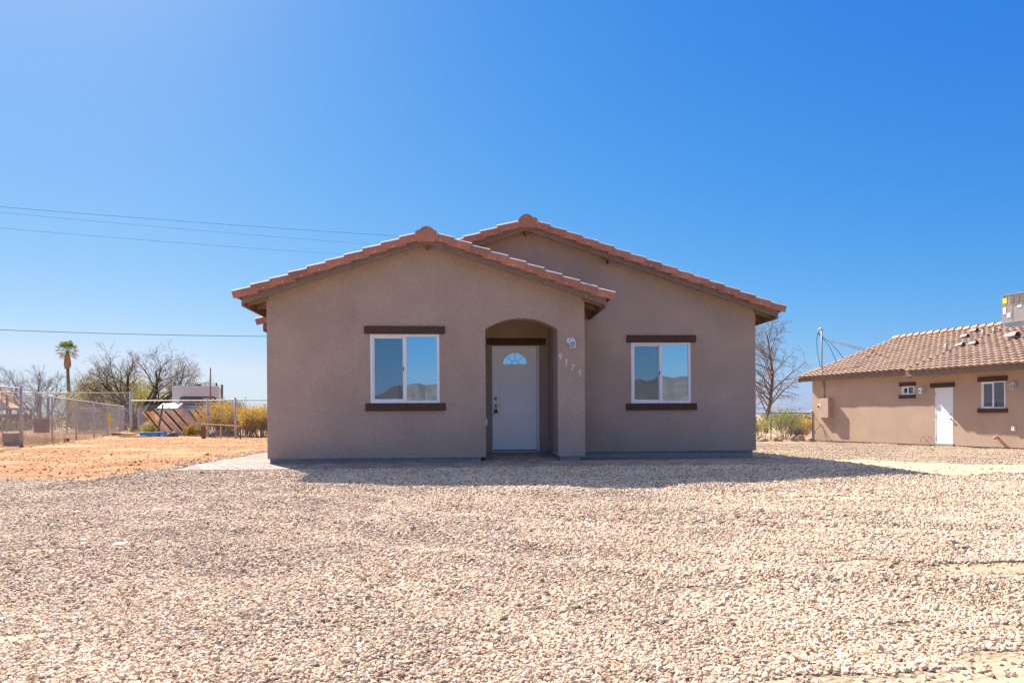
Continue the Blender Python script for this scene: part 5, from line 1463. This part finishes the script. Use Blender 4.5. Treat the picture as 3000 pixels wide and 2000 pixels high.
mb = MB(); mb.ext(rrect(-.2, 1.15, .25, zz, .2), lambda p, t: Vector((p[0], t, p[1])), 0, 2.2); mb.box(-.9, -.2, 0, .4, .35, .55); mb.build('trailer_body', M['shed_blue'], whr)
for xx in (.0, .8): mb = MB(); mb.M = Matrix.Translation((xx, .02, .25)); mb.lathe([(0, -.06), (.24, -.06), (.24, .14), (0, .14)], (0, 0, 0), 14, axis='Y'); mb.build('wheel', M['black'], whr)

# ------------------------------------------------------------------ power lines
def wire(pts, d0, d1, r, label, end, m_='wire'):
    P = []
    (x0, y0), (x1, y1) = pts
    a, b = at(x0, y0, d0), at(x1, y1, d1); dr = b - a
    a2, b2 = a - dr * 1.2, b + dr * .01
    mb = MB(); N = 40
    for i in range(N + 1):
        t = i / N; q = a2.lerp(b2, t); u = -1.2 + t * 2.21
        sag = .9 * (u - 0) * (u - 1) * .32; P.append(Vector((q.x, q.y, q.z + sag)))
    P += [P[-1].lerp(Vector(end), k / 6) - Vector((0, 0, .5 * math.sin(math.pi * k / 6))) for k in range(1, 7)]   # on to the rear of the house
    o = P[0].copy(); mb.tube([p - o for p in P], r, 5)
    return tag(mb.build('power_line', M[m_], loc=o, smooth=True), label, 'cable', 'overhead cables crossing the left sky')
wire([(0, 606), (1180, 692.6)], 46, 58, .009, 'topmost overhead cable of the left sky, meeting the roof nearest its peak', (1.1, 23.0, 4.45))
wire([(0, 622), (1071, 714)], 47, 59, .006, 'thin overhead cable second from the top in the left sky', (1.0, 23.0, 4.40))
wire([(0, 668), (1001, 745)], 48, 60, .007, 'third overhead cable down, reaching the roof edge lowest', (.9, 23.0, 4.35))
wire([(0, 966), (781, 985)], 48, 52, .016, 'lowest and thickest overhead cable, just above the palm', (-3.75, 22.5, 2.85))
# bits on the gravel
p = ground_at(2808, 4.9); r_ = ray(2808, 1601); t = (G(4.4 * .6, 4.4) - EYE) / r_.z
mb = MB(); q = Vector((0, 0, EYE)) + r_ * t; mb.add([(-.05, -.02, .02), (.05, -.02, .035), (.045, .03, .02), (-.04, .03, .045)], [(0, 1, 2, 3)]); tag(mb.build('paper_scrap', M['steel_dark'], loc=q), 'dark scrap lying on the gravel at the right', 'litter')
r_ = ray(350, 1603); q = Vector((0, 0, EYE)) + r_ * ((-.02 - EYE) / r_.z)
mb = MB(); mb.add([(-.04, -.02, .025), (.04, -.02, .03), (.045, .02, .035), (-.035, .025, .03)], [(0, 1, 2, 3)]); tag(mb.build('paper_scrap', M['sticker_white'], loc=q), 'small white paper scrap on the gravel at the left', 'litter')
